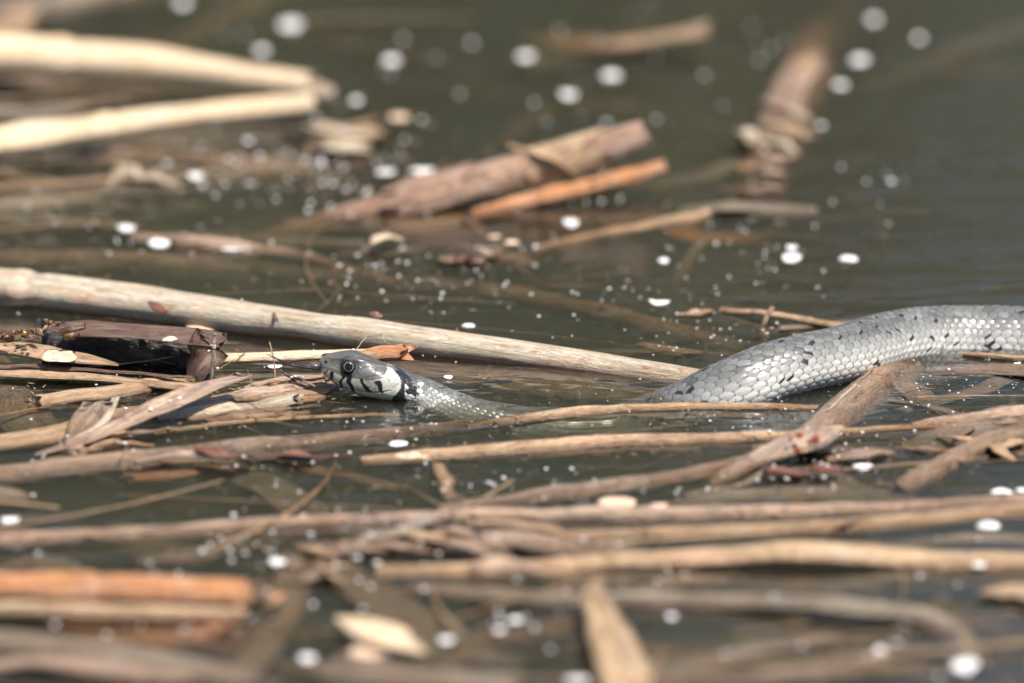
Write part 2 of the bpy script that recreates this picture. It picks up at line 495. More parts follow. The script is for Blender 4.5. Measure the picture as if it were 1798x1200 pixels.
    return mesh_obj(name, np.concatenate(vv), F, mat, parent, uv=np.concatenate(uv))

AXES = []
def reed(name, px, mat, label, cat='reed', group=None, sink=0.5, peel=None, **kw):
    if mat != 'bright' and kw.get('flat', 1.0) > 0.45:      # sodden reeds ride low in the water
        px = [(x, y, z - sink * w * 0.1 * kw.get('flat', 1.0) if z <= 3 else z, w) for x, y, z, w in px]
    px = list(px)                                            # reeds run on past the edge of the view
    if px[0][0] <= -40: px.insert(0, (px[0][0] - rng.uniform(250, 700), px[0][1] - (px[1][1] - px[0][1]) * 1.2 + rng.normal(0, 12), px[0][2] - rng.uniform(0, 3), px[0][3] * 0.95))
    if px[-1][0] >= 1830: px.append((px[-1][0] + rng.uniform(250, 700), px[-1][1] + (px[-1][1] - px[-2][1]) * 1.2 + rng.normal(0, 12), px[-1][2] - rng.uniform(0, 3), px[-1][3] * 0.9))
    o = recentre(sweep(name, px, M[mat], **kw))
    c, w, tt = LAST['c'], LAST['w'], LAST['tt']
    AXES.append((c, w * kw.get('flat', 1.0), mat))
    if peel is None: peel = 2 if (w.mean() > 0.0022 and name in ('reed_stalk', 'thick_stalk', 'bent_reed') and kw.get('flat', 1) > 0.8) else 0
    for k in range(peel):                                    # strips of skin peeling off the stalk
        L = tt[-1]; n = len(tt)
        t0 = rng.uniform(0.05, 0.75) * L; t1 = min(L * 0.98, t0 + rng.uniform(0.012, 0.05))
        q = np.linspace(t0, t1, 7)
        an = rng.uniform(0.5, 2.2)
        pts = []
        for i, v in enumerate(q):
            cc = np.array([np.interp(v, tt, c[:, a]) for a in range(3)]); rw = np.interp(v, tt, w)
            T = np.array([np.interp(min(v + 1e-3, L), tt, c[:, a]) for a in range(3)]) - cc
            if np.linalg.norm(T) < 1e-6: T = np.array([1.0, 0, 0])
            T /= np.linalg.norm(T); Nn = np.cross(T, [0, 0, 1.0]); Nn /= np.linalg.norm(Nn); Bb = np.cross(Nn, T)
            f = i / 6.0
            lift = 0.985 + (0.35 * max(0, f - 0.6) if k % 2 else 0.35 * max(0, 0.4 - f))
            a2 = an + 0.3 * f
            pts.append([*(cc + (Nn * math.cos(a2) + Bb * math.sin(a2)) * rw * lift), rw * rng.uniform(0.05, 0.13)])
        sweep('peeling_strip', None, M[('sheath', 'cream', 'brown', 'tan')[rng.integers(0, 4)]], o, world=pts, flat=0.3, rows=18, seg=8, fray=1.5, roll=an - math.pi / 2, ends=('taper', 'cap'))
    return tag(o, label, cat, group)

# --- background stalks
reed('reed_stalk', [(-60, 92, 16, 76), (250, 112, 12, 62), (548, 152, 8, 44)], 'bright', 'thick bleached straw reed, upper arm of the V of pale stalks', nodes=(0.55,), wob=0.08)
reed('reed_stalk', [(-60, 258, 10, 58), (240, 215, 10, 46), (548, 182, 8, 36)], 'bright', 'slimmer bleached straw reed, lower arm of the V of pale stalks', nodes=(0.32, 0.7), wob=0.08)
reed('broken_reed', [(540, 160, 6, 34), (582, 166, 5, 22)], 'pink', 'short pinkish broken tip where the two pale stalks meet', 'reed tip', ends=('cap', 'taper'))
reed('reed_stalk', [(-40, 160, 0, 50), (180, 150, -1, 42), (480, 176, -3, 30)], 'brown', 'brown half-sunken reed lying between the two pale V stalks')
reed('dead_leaf', [(-30, 205, 0.8, 40), (120, 190, 1.8, 30), (220, 178, -0.2, 12)], 'grey', 'pale grey leaf strip on the water between the pale V stalks', 'leaf', flat=0.12, fold=0.15, ends=('cap', 'taper'))
reed('reed_stalk', [(-40, 300, -2, 40), (250, 282, -2, 44), (560, 318, -5, 40), (640, 330, -9, 24)], 'brown', 'brown waterlogged reed just under the lower pale V stalk')
reed('dead_leaf', [(-40, 330, -1, 24), (170, 318, 0, 18), (300, 300, -2, 14)], 'tan', 'narrow tan leaf on dark water under the pale V stalks', 'leaf', flat=0.15, fold=0.1)
reed('dead_leaf', [(-40, 364, -4.2, 30), (200, 342, -4.2, 16)], 'grey', 'thin greyish sunken leaf beside the dark open pool', 'leaf', flat=0.15)
def logp(x, w, dz=0.0): return (x, 398 - 0.283 * (x - 560), -3 + 25 * (x - 560) / 572 + dz, w)
log = reed('broken_stalk', [(390, 442, -8, 36), logp(560, 44), logp(720, 54), logp(860, 58), logp(1000, 56), logp(1132, 50)], 'red', 'thick reddish broken stalk with ragged sheaths and a raised hollow end', 'stalk', ends=('taper', 'hollow'), nodes=(0.55, 0.8), fray=0.8, wob=0.05)
for q, mt in (([logp(690, 62), logp(760, 68), logp(842, 64)], 'red'), ([logp(930, 62), logp(990, 66), logp(1052, 62)], 'sheath')):
    sweep('sheath', q, M[mt], log, fray=2.2, crinkle=0.05, wob=0.02, ends=('hollow', 'hollow'))
sweep('sheath', [(895, 258, 20, 8), (960, 276, 18, 16), (1000, 302, 12, 14), (1024, 318, 6, 5)], M['tan'], log, flat=0.5, fray=1.5, ends=('taper', 'taper'))
reed('reed_stalk', [(830, 376, 0, 20), (960, 345, 3.2, 28), (1080, 316, 6, 28), (1165, 294, 8, 20)], 'orange', 'orange strip standing in for the reflection of the raised reddish stalk', 'stalk', ends=('taper', 'cap'), wob=0.1)  # orange mesh models the stalk underside mirrored in the water
reed('dead_leaf', [(640, 392, -4.2, 40), (760, 375, -2.2, 60), (870, 360, -2.2, 40)], 'sheath', 'pale soggy sheath spread under the reddish broken stalk', 'leaf', flat=0.2, crinkle=0.1)
up = reed('leaning_stalk', [(1530, -40, -26, 80), (1465, 60, -14, 84), (1405, 165, -3, 84), (1370, 250, -1, 88), (1335, 345, -5, 80)], 'pink', 'thick blurred stalk covered in torn sheaths pointing away across open water', 'stalk', nodes=(0.45, 0.62), crinkle=0.06)
def shreds(root, cx, cy, sx, sy, z, n, mats, lo=40, hi=110, wlo=7, whi=20, part='shred', an0=0.0, spread=1.2):
    for k in range(n):
        x, y = cx + rng.normal(0, sx), cy + rng.normal(0, sy)
        an = an0 + rng.normal(0, spread); L = rng.uniform(lo, hi) / 2
        dx, dy = math.cos(an) * L, math.sin(an) * L * 0.5
        zz = max(-1.5, z + rng.normal(0, 1.2)); w = rng.uniform(wlo, whi)
        sweep(part, [(x - dx, y - dy, zz - 1.2, w * 0.5), (x, y, zz + rng.uniform(0, 2), w), (x + dx, y + dy, zz - rng.uniform(0, 2), w * 0.4)], M[mats[rng.integers(0, len(mats))]], root, flat=rng.uniform(0.3, 0.6), fray=1.5, crinkle=0.12, wob=0.4, seg=10, rows=22, ends=('cap', 'taper'))
shreds(up, 1420, 120, 22, 22, 1, 5, ('sheath', 'pink', 'tan'), an0=-1.0, spread=0.7, whi=26)
shreds(up, 1375, 235, 24, 24, 4, 8, ('sheath', 'pink', 'tan', 'cream'), an0=0.4, spread=0.8, whi=26)
shreds(up, 1345, 325, 28, 18, 1, 7, ('sheath', 'pink', 'tan', 'brown'), an0=0.2, spread=0.8, whi=24)
def tatter(label, *a, **k):
    root = empty('torn_leaf_heap', P(a[0], a[1], 0).tolist())
    tag(root, label, 'leaf litter')
    shreds(root, *a, **k)
    return root
reed('dead_leaf', [(960, 62, -2, 40), (1090, 78, 1, 36), (1180, 64, 6, 34), (1238, 52, 9, 40)], 'tan', 'tan leaf with upturned orange tip on far open water', 'leaf', flat=0.35, crinkle=0.06)
reed('dead_leaf', [(900, 120, -7.2, 60), (1060, 95, -7.2, 40), (1150, 40, -11.2, 40)], 'grey', 'dull sunken leaf beside the upturned orange tip', 'leaf', flat=0.2)
reed('reed_stalk', [(860, 260, -8, 20), (1000, 190, -6, 34), (1160, 195, -8, 30), (1290, 240, -9, 18)], 'brown', 'faint sunken reed reaching to the torn leaning stalk', flat=0.5)
reed('reed_stalk', [(1500, 160, -7, 26), (1640, 108, -6, 34), (1850, 40, -6, 36)], 'grey', 'faint sunken reed crossing the empty green water', flat=0.7)
reed('reed_stalk', [(-40, 30, -3, 60), (90, 10, 2, 50), (300, -20, -4, 40)], 'grey', 'blurred grey reed behind the upper pale V stalk')
reed('reed_stalk', [(230, 120, -5, 40), (420, 30, -6, 46), (520, -20, -7, 40)], 'brown', 'dim sunken stalk slanting behind the upper pale V stalk')
reed('thin_reed', [(930, 440, -2, 16), (1080, 408, 0, 16), (1230, 378, 1, 18), (1320, 352, -2, 14)], 'tan', 'thin tan reed lying below the raised hollow stalk end', wob=0.4)
reed('dead_leaf', [(1150, 400, -4, 30), (1260, 415, -5, 56), (1340, 420, -8, 30)], 'orange', 'sunken amber leaf under the torn leaning stalk', 'leaf', flat=0.2)
reed('dead_leaf', [(1180, 372, -1.2, 26), (1290, 362, 0.8, 36), (1420, 372, -1.2, 26)], 'grey', 'grey sodden leaf at the foot of the torn leaning stalk', 'leaf', flat=0.3, crinkle=0.1)
reed('reed_stalk', [(1560, 470, -12, 20), (1545, 400, -9, 26), (1480, 330, -9, 24)], 'brown', 'faint curved sunken stem in the green water', flat=0.6)
reed('curled_leaf', [(650, 438, 1, 12), (655, 424, 4, 16), (680, 416, 5, 16), (705, 422, 3, 13)], 'bright', 'small pale curl of leaf floating under the reddish stalk', 'leaf', flat=0.5, wob=0)
reed('dead_leaf', [(600, 446, -2.2, 14), (690, 440, -1.2, 22), (735, 438, -1.2, 12)], 'grey', 'flat grey leaf scrap under the pale curl', 'leaf', flat=0.2)
reed('reed_stalk', [(-40, 462, -4, 34), (160, 460, -3, 44), (380, 476, -6, 44), (520, 500, -12, 30)], 'brown', 'brown sunken reed behind the long cream reed')
reed('reed_stalk', [(240, 418, 0, 20), (380, 432, 2, 30), (480, 442, 0, 20), (700, 500, -5, 18)], 'pink', 'pinkish reed with white flakes at the tail of the reddish stalk')
reed('reed_stalk', [(420, 470, -6, 26), (640, 500, -6, 44), (860, 520, -5, 42), (1080, 560, -4, 40), (1300, 618, -7, 36)], 'brown', 'brown sunken reed running behind the long cream reed to the snake')
reed('dead_leaf', [(-40, 405, -5.2, 30), (110, 398, -4.2, 22), (260, 405, -6.2, 26)], 'grey', 'grey sunken leaf beside the pinkish reed', 'leaf', flat=0.2)
reed('dead_leaf', [(790, 440, -3.2, 20), (850, 442, -2.2, 36), (950, 462, -5.2, 24)], 'brown', 'brown soggy leaf scrap between curl and thin tan reed', 'leaf', flat=0.25, crinkle=0.1)

# --- the long cream reed and its scars
main = reed('reed_stalk', [(-60, 500, 4.5, 76), (300, 540, 4.5, 70), (600, 581, 4, 64), (900, 622, 3, 58), (1120, 652, 1, 56), (1330, 684, -2, 50)], 'cream', 'long cream reed floating behind the head of the snake', sink=0.25, peel=0, flat=0.85, nodes=(0.36,), wob=0.06)
for x, y, a, b2, w in ((262, 527, 292, 545, 17), (470, 535, 487, 560, 14), (556, 551, 576, 553, 10), (594, 554, 616, 560, 13), (650, 546, 672, 552, 10)):
    sweep('scar', [(x, y + 4, 8.3, w * 0.35), ((x + a) / 2, (y + b2) / 2 + 4, 8.3, w * 0.7), (a, b2 + 4, 7.6, w * 0.3)], M['rust'], main, flat=0.5, roll=-0.7, ends=('taper', 'taper'), wob=0)
reed('reed_stalk', [(380, 598, -4.5, 50), (620, 636, -4, 50), (900, 672, -4, 54), (1220, 704, -6, 56)], 'brown', 'brown sunken strip standing in for the reflection of the long cream reed', flat=0.5)  # added strip: the cream reed's mirrored shaded side put into brown colour
reed('twig', [(1268, 545, 1, 12), (1345, 552, 2.5, 12), (1440, 568, 2, 13), (1600, 592, -1, 12)], 'tan', 'thin forked-looking tan stem on the water behind the snake', 'stem')
reed('twig', [(1356, 540, 6, 9), (1342, 566, 3, 9), (1338, 582, 0, 12), (1352, 598, -2, 10)], 'brown', 'short crooked brown stem standing on the thin tan stem', 'stem')
reed('twig', [(1370, 578, 0, 14), (1480, 566, 0, 18), (1600, 560, -2, 20)], 'grey', 'greyish leaf strip touching the back of the snake', 'leaf', flat=0.4)
reed('dead_leaf', [(1118, 606, -0.8, 10), (1170, 612, -0.4, 22), (1236, 620, -1.0, 12)], 'brown', 'small brown leaf afloat beside the long cream reed', 'leaf', flat=0.12, ends=('taper', 'taper'))
reed('dead_leaf', [(1190, 553, -0.5, 10), (1225, 550, 0.4, 20), (1250, 545, 0, 10)], 'tan', 'small tan leaf scrap near the thin forked-looking stem', 'leaf', flat=0.15)

# --- left cluster: split husk
h0 = empty('split_husk', P(240, 640, 0).tolist())
tag(h0, 'split brown reed husk with dark hollow and tan pith', 'husk')
sweep('upper_wall', [(98, 575, 13, 24), (130, 576, 13.6, 38), (240, 582, 14.2, 40), (330, 589, 14, 38), (384, 596, 13, 34)], M['husk'], h0, flat=0.10, wob=0.05, fray=0.8, roll=-0.06)
def slab(name, quad, th, mat, parent, ny=10, nx=26, jit=0.0004):
    A, B, Cc, D = [np.asarray(q) for q in quad]
    u = np.linspace(0, 1, nx)[None, :, None]; v = np.linspace(0, 1, ny)[:, None, None]
    G = (A * (1 - u) + B * u) * (1 - v) + (D * (1 - u) + Cc * u) * v
    nrm = np.cross(B - A, D - A); nrm = nrm / np.linalg.norm(nrm)
    G = G + nrm * rng.normal(0, jit, (ny, nx, 1)) 
    V = np.concatenate([G.reshape(-1, 3), (G + nrm * th).reshape(-1, 3)])
    idq = np.arange(nx * ny).reshape(ny, nx); n0 = nx * ny
    F = [tuple(f) for f in np.stack([idq[:-1, :-1], idq[1:, :-1], idq[1:, 1:], idq[:-1, 1:]], -1).reshape(-1, 4).tolist()]
    F += [tuple(i + n0 for i in f[::-1]) for f in F]
    rim = idq[0].tolist() + idq[1:, -1].tolist() + idq[-1, -2::-1].tolist() + idq[-2:0:-1, 0].tolist()
    F += [(rim[i], rim[(i + 1) % len(rim)], rim[(i + 1) % len(rim)] + n0, rim[i] + n0) for i in range(len(rim))]
    Lc = np.linalg.norm(B - A) * 100
    uv1 = np.stack([(u * Lc + 0 * v)[..., 0].ravel(), (v + 0 * u)[..., 0].ravel()], -1)
    return mesh_obj(name, V, F, mat, parent, uv=np.concatenate([uv1, uv1]))
bk0, bk1 = P(60, 586, 12), P(372, 606, 12)
bk0 = P(70, 582, 0.013) + np.array([0, 0.014, 0]); bk1 = P(372, 600, 0.013) + np.array([0, 0.014, 0])
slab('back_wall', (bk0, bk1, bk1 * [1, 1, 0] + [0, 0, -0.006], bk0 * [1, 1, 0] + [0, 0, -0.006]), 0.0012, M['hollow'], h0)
sweep('pith', [(-330, 618, 6, 32), (80, 622, 6, 34), (170, 634, 5, 26), (210, 642, 3, 8)], M['sheath'], h0, flat=0.5, ends=('cap', 'taper'))
sweep('lower_lip', [(-330, 652, 2.5, 26), (120, 660, 2.5, 24), (260, 672, 2, 22), (352, 684, 1.5, 22)], M['tan'], h0, flat=0.6, fray=0.8)
sweep('inner_rim', [(-330, 640, 4, 12), (120, 648, 4, 11), (230, 655, 3.5, 9), (335, 664, 3, 8)], M['husk'], h0, flat=0.5)
sweep('end_wall', [(372, 604, 13, 40), (352, 630, 8, 36), (338, 662, 1, 30)], M['husk'], h0, flat=0.16, roll=0.9, fray=0.3, wob=0.05)
reed('twig', [(378, 587, 20, 7), (374, 630, 11, 7), (369, 672, 2, 6)], 'cream', 'thin pale twig standing upright at the end of the split husk', 'twig', wob=0.2)
reed('reed_stalk', [(372, 630, 3, 20), (460, 628, 3, 19), (560, 624, 3, 18), (660, 622, 3, 18)], 'bright', 'slim pale straw from the split husk to behind the head of the snake', wob=0.06)
fr = reed('broken_reed', [(640, 626, 5, 34), (672, 622, 6, 38), (714, 620, 7, 40)], 'orange', 'short frayed orange reed end behind the eye of the snake', 'reed end', flat=0.7, fray=1.0, wob=0.03)
reed('torn_leaf', [(576, 622, 9, 16), (620, 617, 10, 22), (656, 620, 8, 12)], 'sheath', 'small pale leaf scrap behind the crown of the snake', 'leaf', flat=0.3, crinkle=0.1)
# fibres and sheath under the tongue
def frayed(name, strips, mats, label):
    root = empty(name, P(*strips[0][0][:2], 0).tolist())
    tag(root, label, 'sheath')
    for k, q in enumerate(strips):
        sweep('strip', q, M[mats[k % len(mats)]], root, flat=rng.uniform(0.3, 0.55), fold=rng.uniform(-0.15, 0.2), roll=rng.uniform(-0.35, 0.2), fray=2.0, crinkle=0.10, wob=0.35, ends=('taper', 'cap') if k % 2 else ('cap', 'taper'))
    return root
frayed('frayed_sheath', [[(410, 692, 0.5, 14), (480, 676, 2.5, 20), (560, 668, 2.5, 12)], [(395, 700, 0.2, 16), (470, 688, 2, 22), (575, 674, 1.5, 14)], [(430, 684, 2, 10), (500, 672, 3, 14), (585, 662, 2.5, 10)],
        [(450, 700, 0.3, 16), (510, 690, 1.2, 24), (592, 672, 0.8, 14)], [(470, 674, 4, 8), (530, 666, 3, 10), (578, 658, 3, 6)], [(440, 706, -0.4, 14), (520, 700, 0.4, 18), (600, 690, -1.2, 8)]],
       ('sheath', 'pink', 'tan', 'sheath', 'orange'), 'broad frayed sheath under the tongue of the snake')
frayed('frayed_sheath', [[(290, 728, -0.5, 18), (380, 708, 1.0, 24), (470, 694, 0.8, 16)], [(270, 742, -0.8, 16), (390, 722, 0.5, 26), (500, 708, 0.2, 18)], [(330, 736, -0.8, 14), (430, 722, 0.2, 20), (560, 712, -1.2, 12)],
        [(240, 738, -0.2, 10), (340, 712, 1.6, 14), (440, 690, 2.0, 8)], [(360, 742, -1.2, 14), (450, 732, -0.4, 14), (540, 724, -1.6, 8)]],
       ('sheath', 'cream', 'brown', 'pink'), 'soaked pale sheath lying in front of the frayed sheath')
reed('thin_reed', [(445, 676, 2.5, 12), (510, 666, 4, 13), (570, 660, 4, 9)], 'pink', 'narrow pink strip lying on the frayed sheath', 'leaf', flat=0.4)
reed('twig', [(500, 658, 5, 5), (530, 668, 5, 6), (556, 680, 3, 4)], 'brown', 'tiny brown splinter lying across the frayed sheath', 'twig')
reed('reed_stalk', [(55, 708, 1, 34), (180, 694, 1.5, 36), (290, 676, 1, 28), (360, 672, -1, 18)], 'tan', 'short tan reed lying below the split husk', ends=('cap', 'taper'), flat=0.6)
reed('reed_stalk', [(-40, 780, 0.5, 44), (70, 764, 1, 44), (180, 738, 0.5, 38), (300, 716, -1, 24)], 'tan', 'tan reed with dark seam lying below the pale slanting leaf', flat=0.6)
reed('dead_leaf', [(-40, 630, -2.2, 50), (20, 690, -1.7, 60), (60, 735, -2.2, 66), (90, 755, -4.2, 50)], 'grey', 'broad pale grey leaf slanting into water below the split husk', 'leaf', flat=0.12, fray=0.8)
reed('folded_leaf', [(60, 800, 0, 12), (150, 775, 1.5, 20), (250, 735, 4, 26), (340, 698, 7, 32), (428, 660, 11, 20)], 'pink', 'pinkish dry leaf rising to a folded point beside the frayed sheath', 'leaf', flat=0.2, fold=0.3, crinkle=0.05)
reed('torn_leaf', [(165, 708, 6, 50), (150, 745, 3, 44), (128, 790, 0, 14)], 'brown', 'thin brown leaf fragment hanging over the tan reed', 'leaf', flat=0.06, crinkle=0.06, ends=('cap', 'taper'))
reed('torn_leaf', [(205, 700, 6, 12), (165, 755, 3, 14), (112, 782, 0.5, 10)], 'cream', 'narrow pale rib beside the thin brown leaf fragment', 'leaf', flat=0.5)
reed('dead_leaf', [(40, 822, -1.7, 14), (130, 790, -1.2, 14), (215, 770, -2.2, 10)], 'grey', 'narrow grey leaf below the tan reed with dark seam', 'leaf', flat=0.3)
reed('torn_leaf', [(134, 783, 2, 12), (122, 812, 0, 18)], 'tan', 'short tan stub leaning on the long grey-brown reed', 'leaf', flat=0.3)
reed('thin_reed', [(130, 800, 0, 8), (215, 776, 0.5, 9), (270, 784, 0, 6)], 'tan', 'thin tan straw bent beside the short tan stub', 'straw', wob=0.5)
reed('thin_reed', [(270, 760, -1, 8), (420, 742, 0, 9), (560, 733, 0, 8), (700, 728, -1, 7)], 'tan', 'hair-thin tan straw in front of the reflection of the head', 'straw')

# --- in front of the snake
reed('reed_stalk', [(-60, 842, 0, 40), (200, 816, 0.8, 42), (420, 790, 0.6, 36), (660, 768, -1.0, 30), (900, 738, -5, 18)], 'brown', 'long grey-brown reed in front of the reflection of the head', wob=0.1)
reed('thin_reed', [(820, 752, -4, 14), (920, 738, -0.6, 20), (1020, 724, 0.8, 20), (1180, 716, 1.2, 16), (1330, 715, 1.2, 14), (1440, 717, 0.5, 10)], 'tan', 'slender straw crossing in front of the arched body of the snake', wob=0.12)
reed('dead_leaf', [(240, 812, 1.5, 12), (330, 798, 3, 14), (400, 800, 3, 12), (440, 812, 0, 6)], 'pink', 'dark reddish curled leaf edge on the long grey-brown reed', 'leaf', flat=0.5)
reed('torn_leaf', [(350, 786, 5, 10), (392, 798, 4, 20), (440, 812, 0, 10)], 'rust', 'rusty splinter sticking up from the long grey-brown reed', 'splinter', flat=0.3)
reed('torn_leaf', [(470, 802, 1, 10), (525, 798, 3, 17), (556, 806, 1, 8)], 'rust', 'rust-brown bud scale on dark leaf in front of the snake', 'bud scale', flat=0.5)
reed('dead_leaf', [(420, 806, 0, 10), (530, 804, 0.5, 16), (620, 800, -1, 10)], 'husk', 'dark leaf strip holding the rust-brown bud scale', 'leaf', flat=0.4)
reed('reed_stalk', [(640, 812, -0.5, 22), (860, 793, 1, 28), (1080, 776, 1.5, 26), (1340, 768, 1.5, 20), (1480, 758, 1, 12), (1640, 748, 1, 12)], 'tan', 'long straw-coloured reed below the reflection of the body', wob=0.12, nodes=(0.7,))
reed('reed_stalk', [(1600, 748, 1, 16), (1700, 738, 2, 26), (1860, 722, 2, 34)], 'pink', 'spotted pinkish reed joining the long straw-coloured reed', crinkle=0.05)
reed('dead_leaf', [(370, 800, -3.2, 40), (450, 845, -4.2, 50), (580, 915, -6.2, 50)], 'grey', 'sunken grey leaf slanting under the long grey-brown reed', 'leaf', flat=0.15)
reed('thin_reed', [(430, 792, -1, 18), (560, 825, -2, 20), (720, 862, -4, 18)], 'brown', 'sunken thin reed slanting away under the straw-coloured reed', flat=0.6)
reed('dead_leaf', [(230, 845, -4, 22), (330, 826, -3, 30), (430, 830, -6, 14)], 'orange', 'sunken amber leaf under the long grey-brown reed', 'leaf', flat=0.2)
reed('torn_leaf', [(772, 815, 0, 20), (784, 850, -0.5, 26), (796, 882, -2, 22)], 'tan', 'short tan leaf stub pointing down into the dark pool', 'leaf', flat=0.2)
reed('thick_stalk', [(1590, 655, -3, 60), (1540, 682, 0.5, 66), (1470, 738, 2, 66), (1395, 798, 1.5, 62)], 'brown', 'thick round brown stalk touching the body of the snake', 'stalk', nodes=(0.25,), wob=0.05)
pk = reed('broken_stalk', [(1250, 848, -1, 20), (1330, 806, 3, 34), (1400, 775, 6, 48), (1462, 756, 5, 40)], 'pink', 'reddish torn stalk with beads at the foot of the thick round stalk', 'stalk', flat=0.5, fray=1.0, crinkle=0.08)
for i, (x, y, z, s) in enumerate(((1401, 791, 9, 9), (1432, 772, 10, 10), (1422, 776, 10, 7), (1404, 764, 10, 8), (1388, 770, 9, 6))):
    p = P(x, y, (z + 1) / 1000); s *= 0.00016
    sweep('bead', None, M['berry'], pk, world=[[*(p - [s, 0, 0]), s * 0.3], [*p, s], [*(p + [s, 0, 0]), s * 0.3]], rows=12, seg=12, wob=0, fray=0)
reed('reed_stalk', [(770, 902, -0.5, 30), (960, 872, 0.5, 32), (1140, 848, 0.5, 30), (1300, 815, 0, 26), (1400, 790, -2, 20)], 'brown', 'brown reed running from the pink reed up to the reddish torn stalk', wob=0.1)
reed('thin_reed', [(1200, 872, -1, 10), (1300, 852, 0, 12), (1340, 832, 1, 12), (1345, 812, 1, 8)], 'grey', 'thin grey stem curving below the reddish torn stalk', 'stem')
reed('dead_leaf', [(1340, 822, -2.2, 20), (1440, 826, -1.2, 34), (1520, 852, -2.2, 34), (1600, 862, -4.2, 20)], 'grey', 'grey-brown leaf behind the white petal below the thick stalk', 'leaf', flat=0.25)
reed('torn_leaf', [(1350, 826, 2, 14), (1390, 830, 2, 24), (1420, 832, 1, 12)], 'rust', 'rusty leaf scrap below the reddish torn stalk', 'leaf', flat=0.5)
reed('torn_leaf', [(1430, 818, 3, 14), (1450, 822, 3, 20), (1470, 826, 2, 14)], 'rust', 'bright rust-red scrap beside the grey-brown leaf', 'leaf', flat=0.5)
reed('dead_leaf', [(1450, 808, 0, 14), (1500, 800, 1.5, 22), (1570, 796, 0, 16)], 'pink', 'purplish leaf just behind the white petal below the thick stalk', 'leaf', flat=0.3)
reed('reed_stalk', [(1570, 862, 0, 36), (1640, 828, 2, 40), (1740, 782, 2, 42), (1860, 762, 0, 50)], 'brown', 'mottled brown stalk angling off beyond the spotted pinkish reed', crinkle=0.05)
reed('dead_leaf', [(1600, 790, -3.2, 40), (1700, 760, -2.2, 50), (1850, 800, -3.2, 60)], 'grey', 'sunken murky leaf beneath the mottled brown stalk', 'leaf', flat=0.15, crinkle=0.06)
for q, lb in (([(1580, 720, -2, 16), (1690, 690, -1, 20), (1830, 640, -2, 24)], 'pale sunken leaf slanting up toward the tail side of the snake'),
              ([(1560, 700, -1, 10), (1660, 722, -0.5, 12), (1720, 745, -1, 10)], 'narrow sunken leaf beside the top of the thick round stalk'),
              ([(1575, 660, -1, 40), (1610, 690, -1, 40), (1640, 720, -3, 20)], 'ragged sunken sheath at the broken top of the thick stalk'),
              ([(1640, 652, -0.5, 22), (1740, 650, -0.5, 40), (1860, 660, -0.5, 50)], 'brown sunken leaf along the waterline of the body of the snake')):
    reed('dead_leaf', q, 'grey' if 'brown' not in lb else 'brown', lb, 'leaf', flat=0.2, crinkle=0.06)
reed('thin_reed', [(1690, 622, 1, 10), (1760, 628, 1.5, 12), (1850, 634, 1, 14)], 'tan', 'thin tan straw floating along the snake flank', 'straw')

# --- lower reeds
reed('reed_stalk', [(-60, 956, 0, 30), (250, 936, 1, 28), (560, 917, 1.5, 26), (860, 908, 2, 32), (1250, 904, 2, 34), (1560, 894, 1, 30), (1860, 880, 0, 34)], 'pink', 'long pinkish reed spanning the pond below the straw-coloured reed', nodes=(0.45, 0.75), wob=0.15)
reed('reed_stalk', [(1000, 950, -1, 30), (1200, 940, 0, 28), (1480, 926, 1, 24), (1700, 905, 1, 24), (1860, 892, 0, 20)], 'tan', 'tan reed close below the long pinkish reed', wob=0.15)
reed('reed_stalk', [(1180, 882, -2, 34), (1420, 862, -1, 40), (1640, 880, -3, 30)], 'grey', 'grey-brown sunken reed just above the long pinkish reed', flat=0.5)
reed('dead_leaf', [(610, 968, 0.8, 16), (680, 935, 2.8, 18), (760, 905, 2.8, 20)], 'grey', 'pale curved leaf arching across the long pinkish reed', 'leaf', flat=0.4, fold=0.1)
reed('dead_leaf', [(780, 928, 0.8, 8), (860, 918, 2.8, 12), (1000, 940, 0.8, 12), (1030, 948, -0.2, 6)], 'sheath', 'bent pale straw lying on the pinkish reed', 'straw', flat=0.5)
reed('dead_leaf', [(620, 960, -2.2, 40), (800, 965, -1.7, 60), (1000, 960, -2.2, 50), (1150, 975, -3.2, 30)], 'pink', 'broad reddish sunken sheath between the pinkish and orange reeds', 'sheath', flat=0.2, crinkle=0.06)
reed('reed_stalk', [(660, 1010, 0, 30), (880, 1002, 2, 34), (1120, 988, 3, 38), (1400, 974, 4, 44), (1640, 986, 3, 42), (1860, 992, 2, 44)], 'tan', 'bright tan reed with reddish knot, below the pinkish reed', nodes=(0.2, 0.72), wob=0.12)
reed('torn_leaf', [(818, 1008, 5, 20), (870, 990, 9, 36), (940, 1000, 6, 18)], 'pink', 'reddish ragged knot wrapped over the bright tan reed', 'leaf', flat=0.6, crinkle=0.15)
reed('dead_leaf', [(1300, 965, -2.2, 30), (1560, 955, -2.2, 24), (1860, 948, -1.2, 30)], 'grey', 'greyish reed peeking above the bright tan reed', flat=0.4)
bent = reed('bent_reed', [(720, 1040, -1, 34), (960, 1055, 1, 34), (1260, 1058, 3, 34), (1500, 1072, 4, 34), (1630, 1088, 3, 40), (1675, 1125, 0, 60), (1710, 1200, -3, 80)], 'grey', 'greyish reed kinked sharply toward the water at one end', wob=0.08)
reed('dead_leaf', [(1034, 1022, 4, 8), (1050, 1050, 5, 40), (1072, 1110, 4, 66), (1098, 1190, 2, 84), (1110, 1260, 0, 80)], 'tan', 'flat tan leaf with pointed stem laid over the kinked reed', 'leaf', flat=0.15, fold=0.08, ends=('taper', 'cap'))
reed('dead_leaf', [(548, 955, -1.2, 44), (640, 1030, -1.2, 56), (740, 1100, -2.2, 70), (850, 1180, -4.2, 76)], 'grey', 'broad brown-grey leaf slanting down past the tan wedge', 'leaf', flat=0.15, fold=0.06)
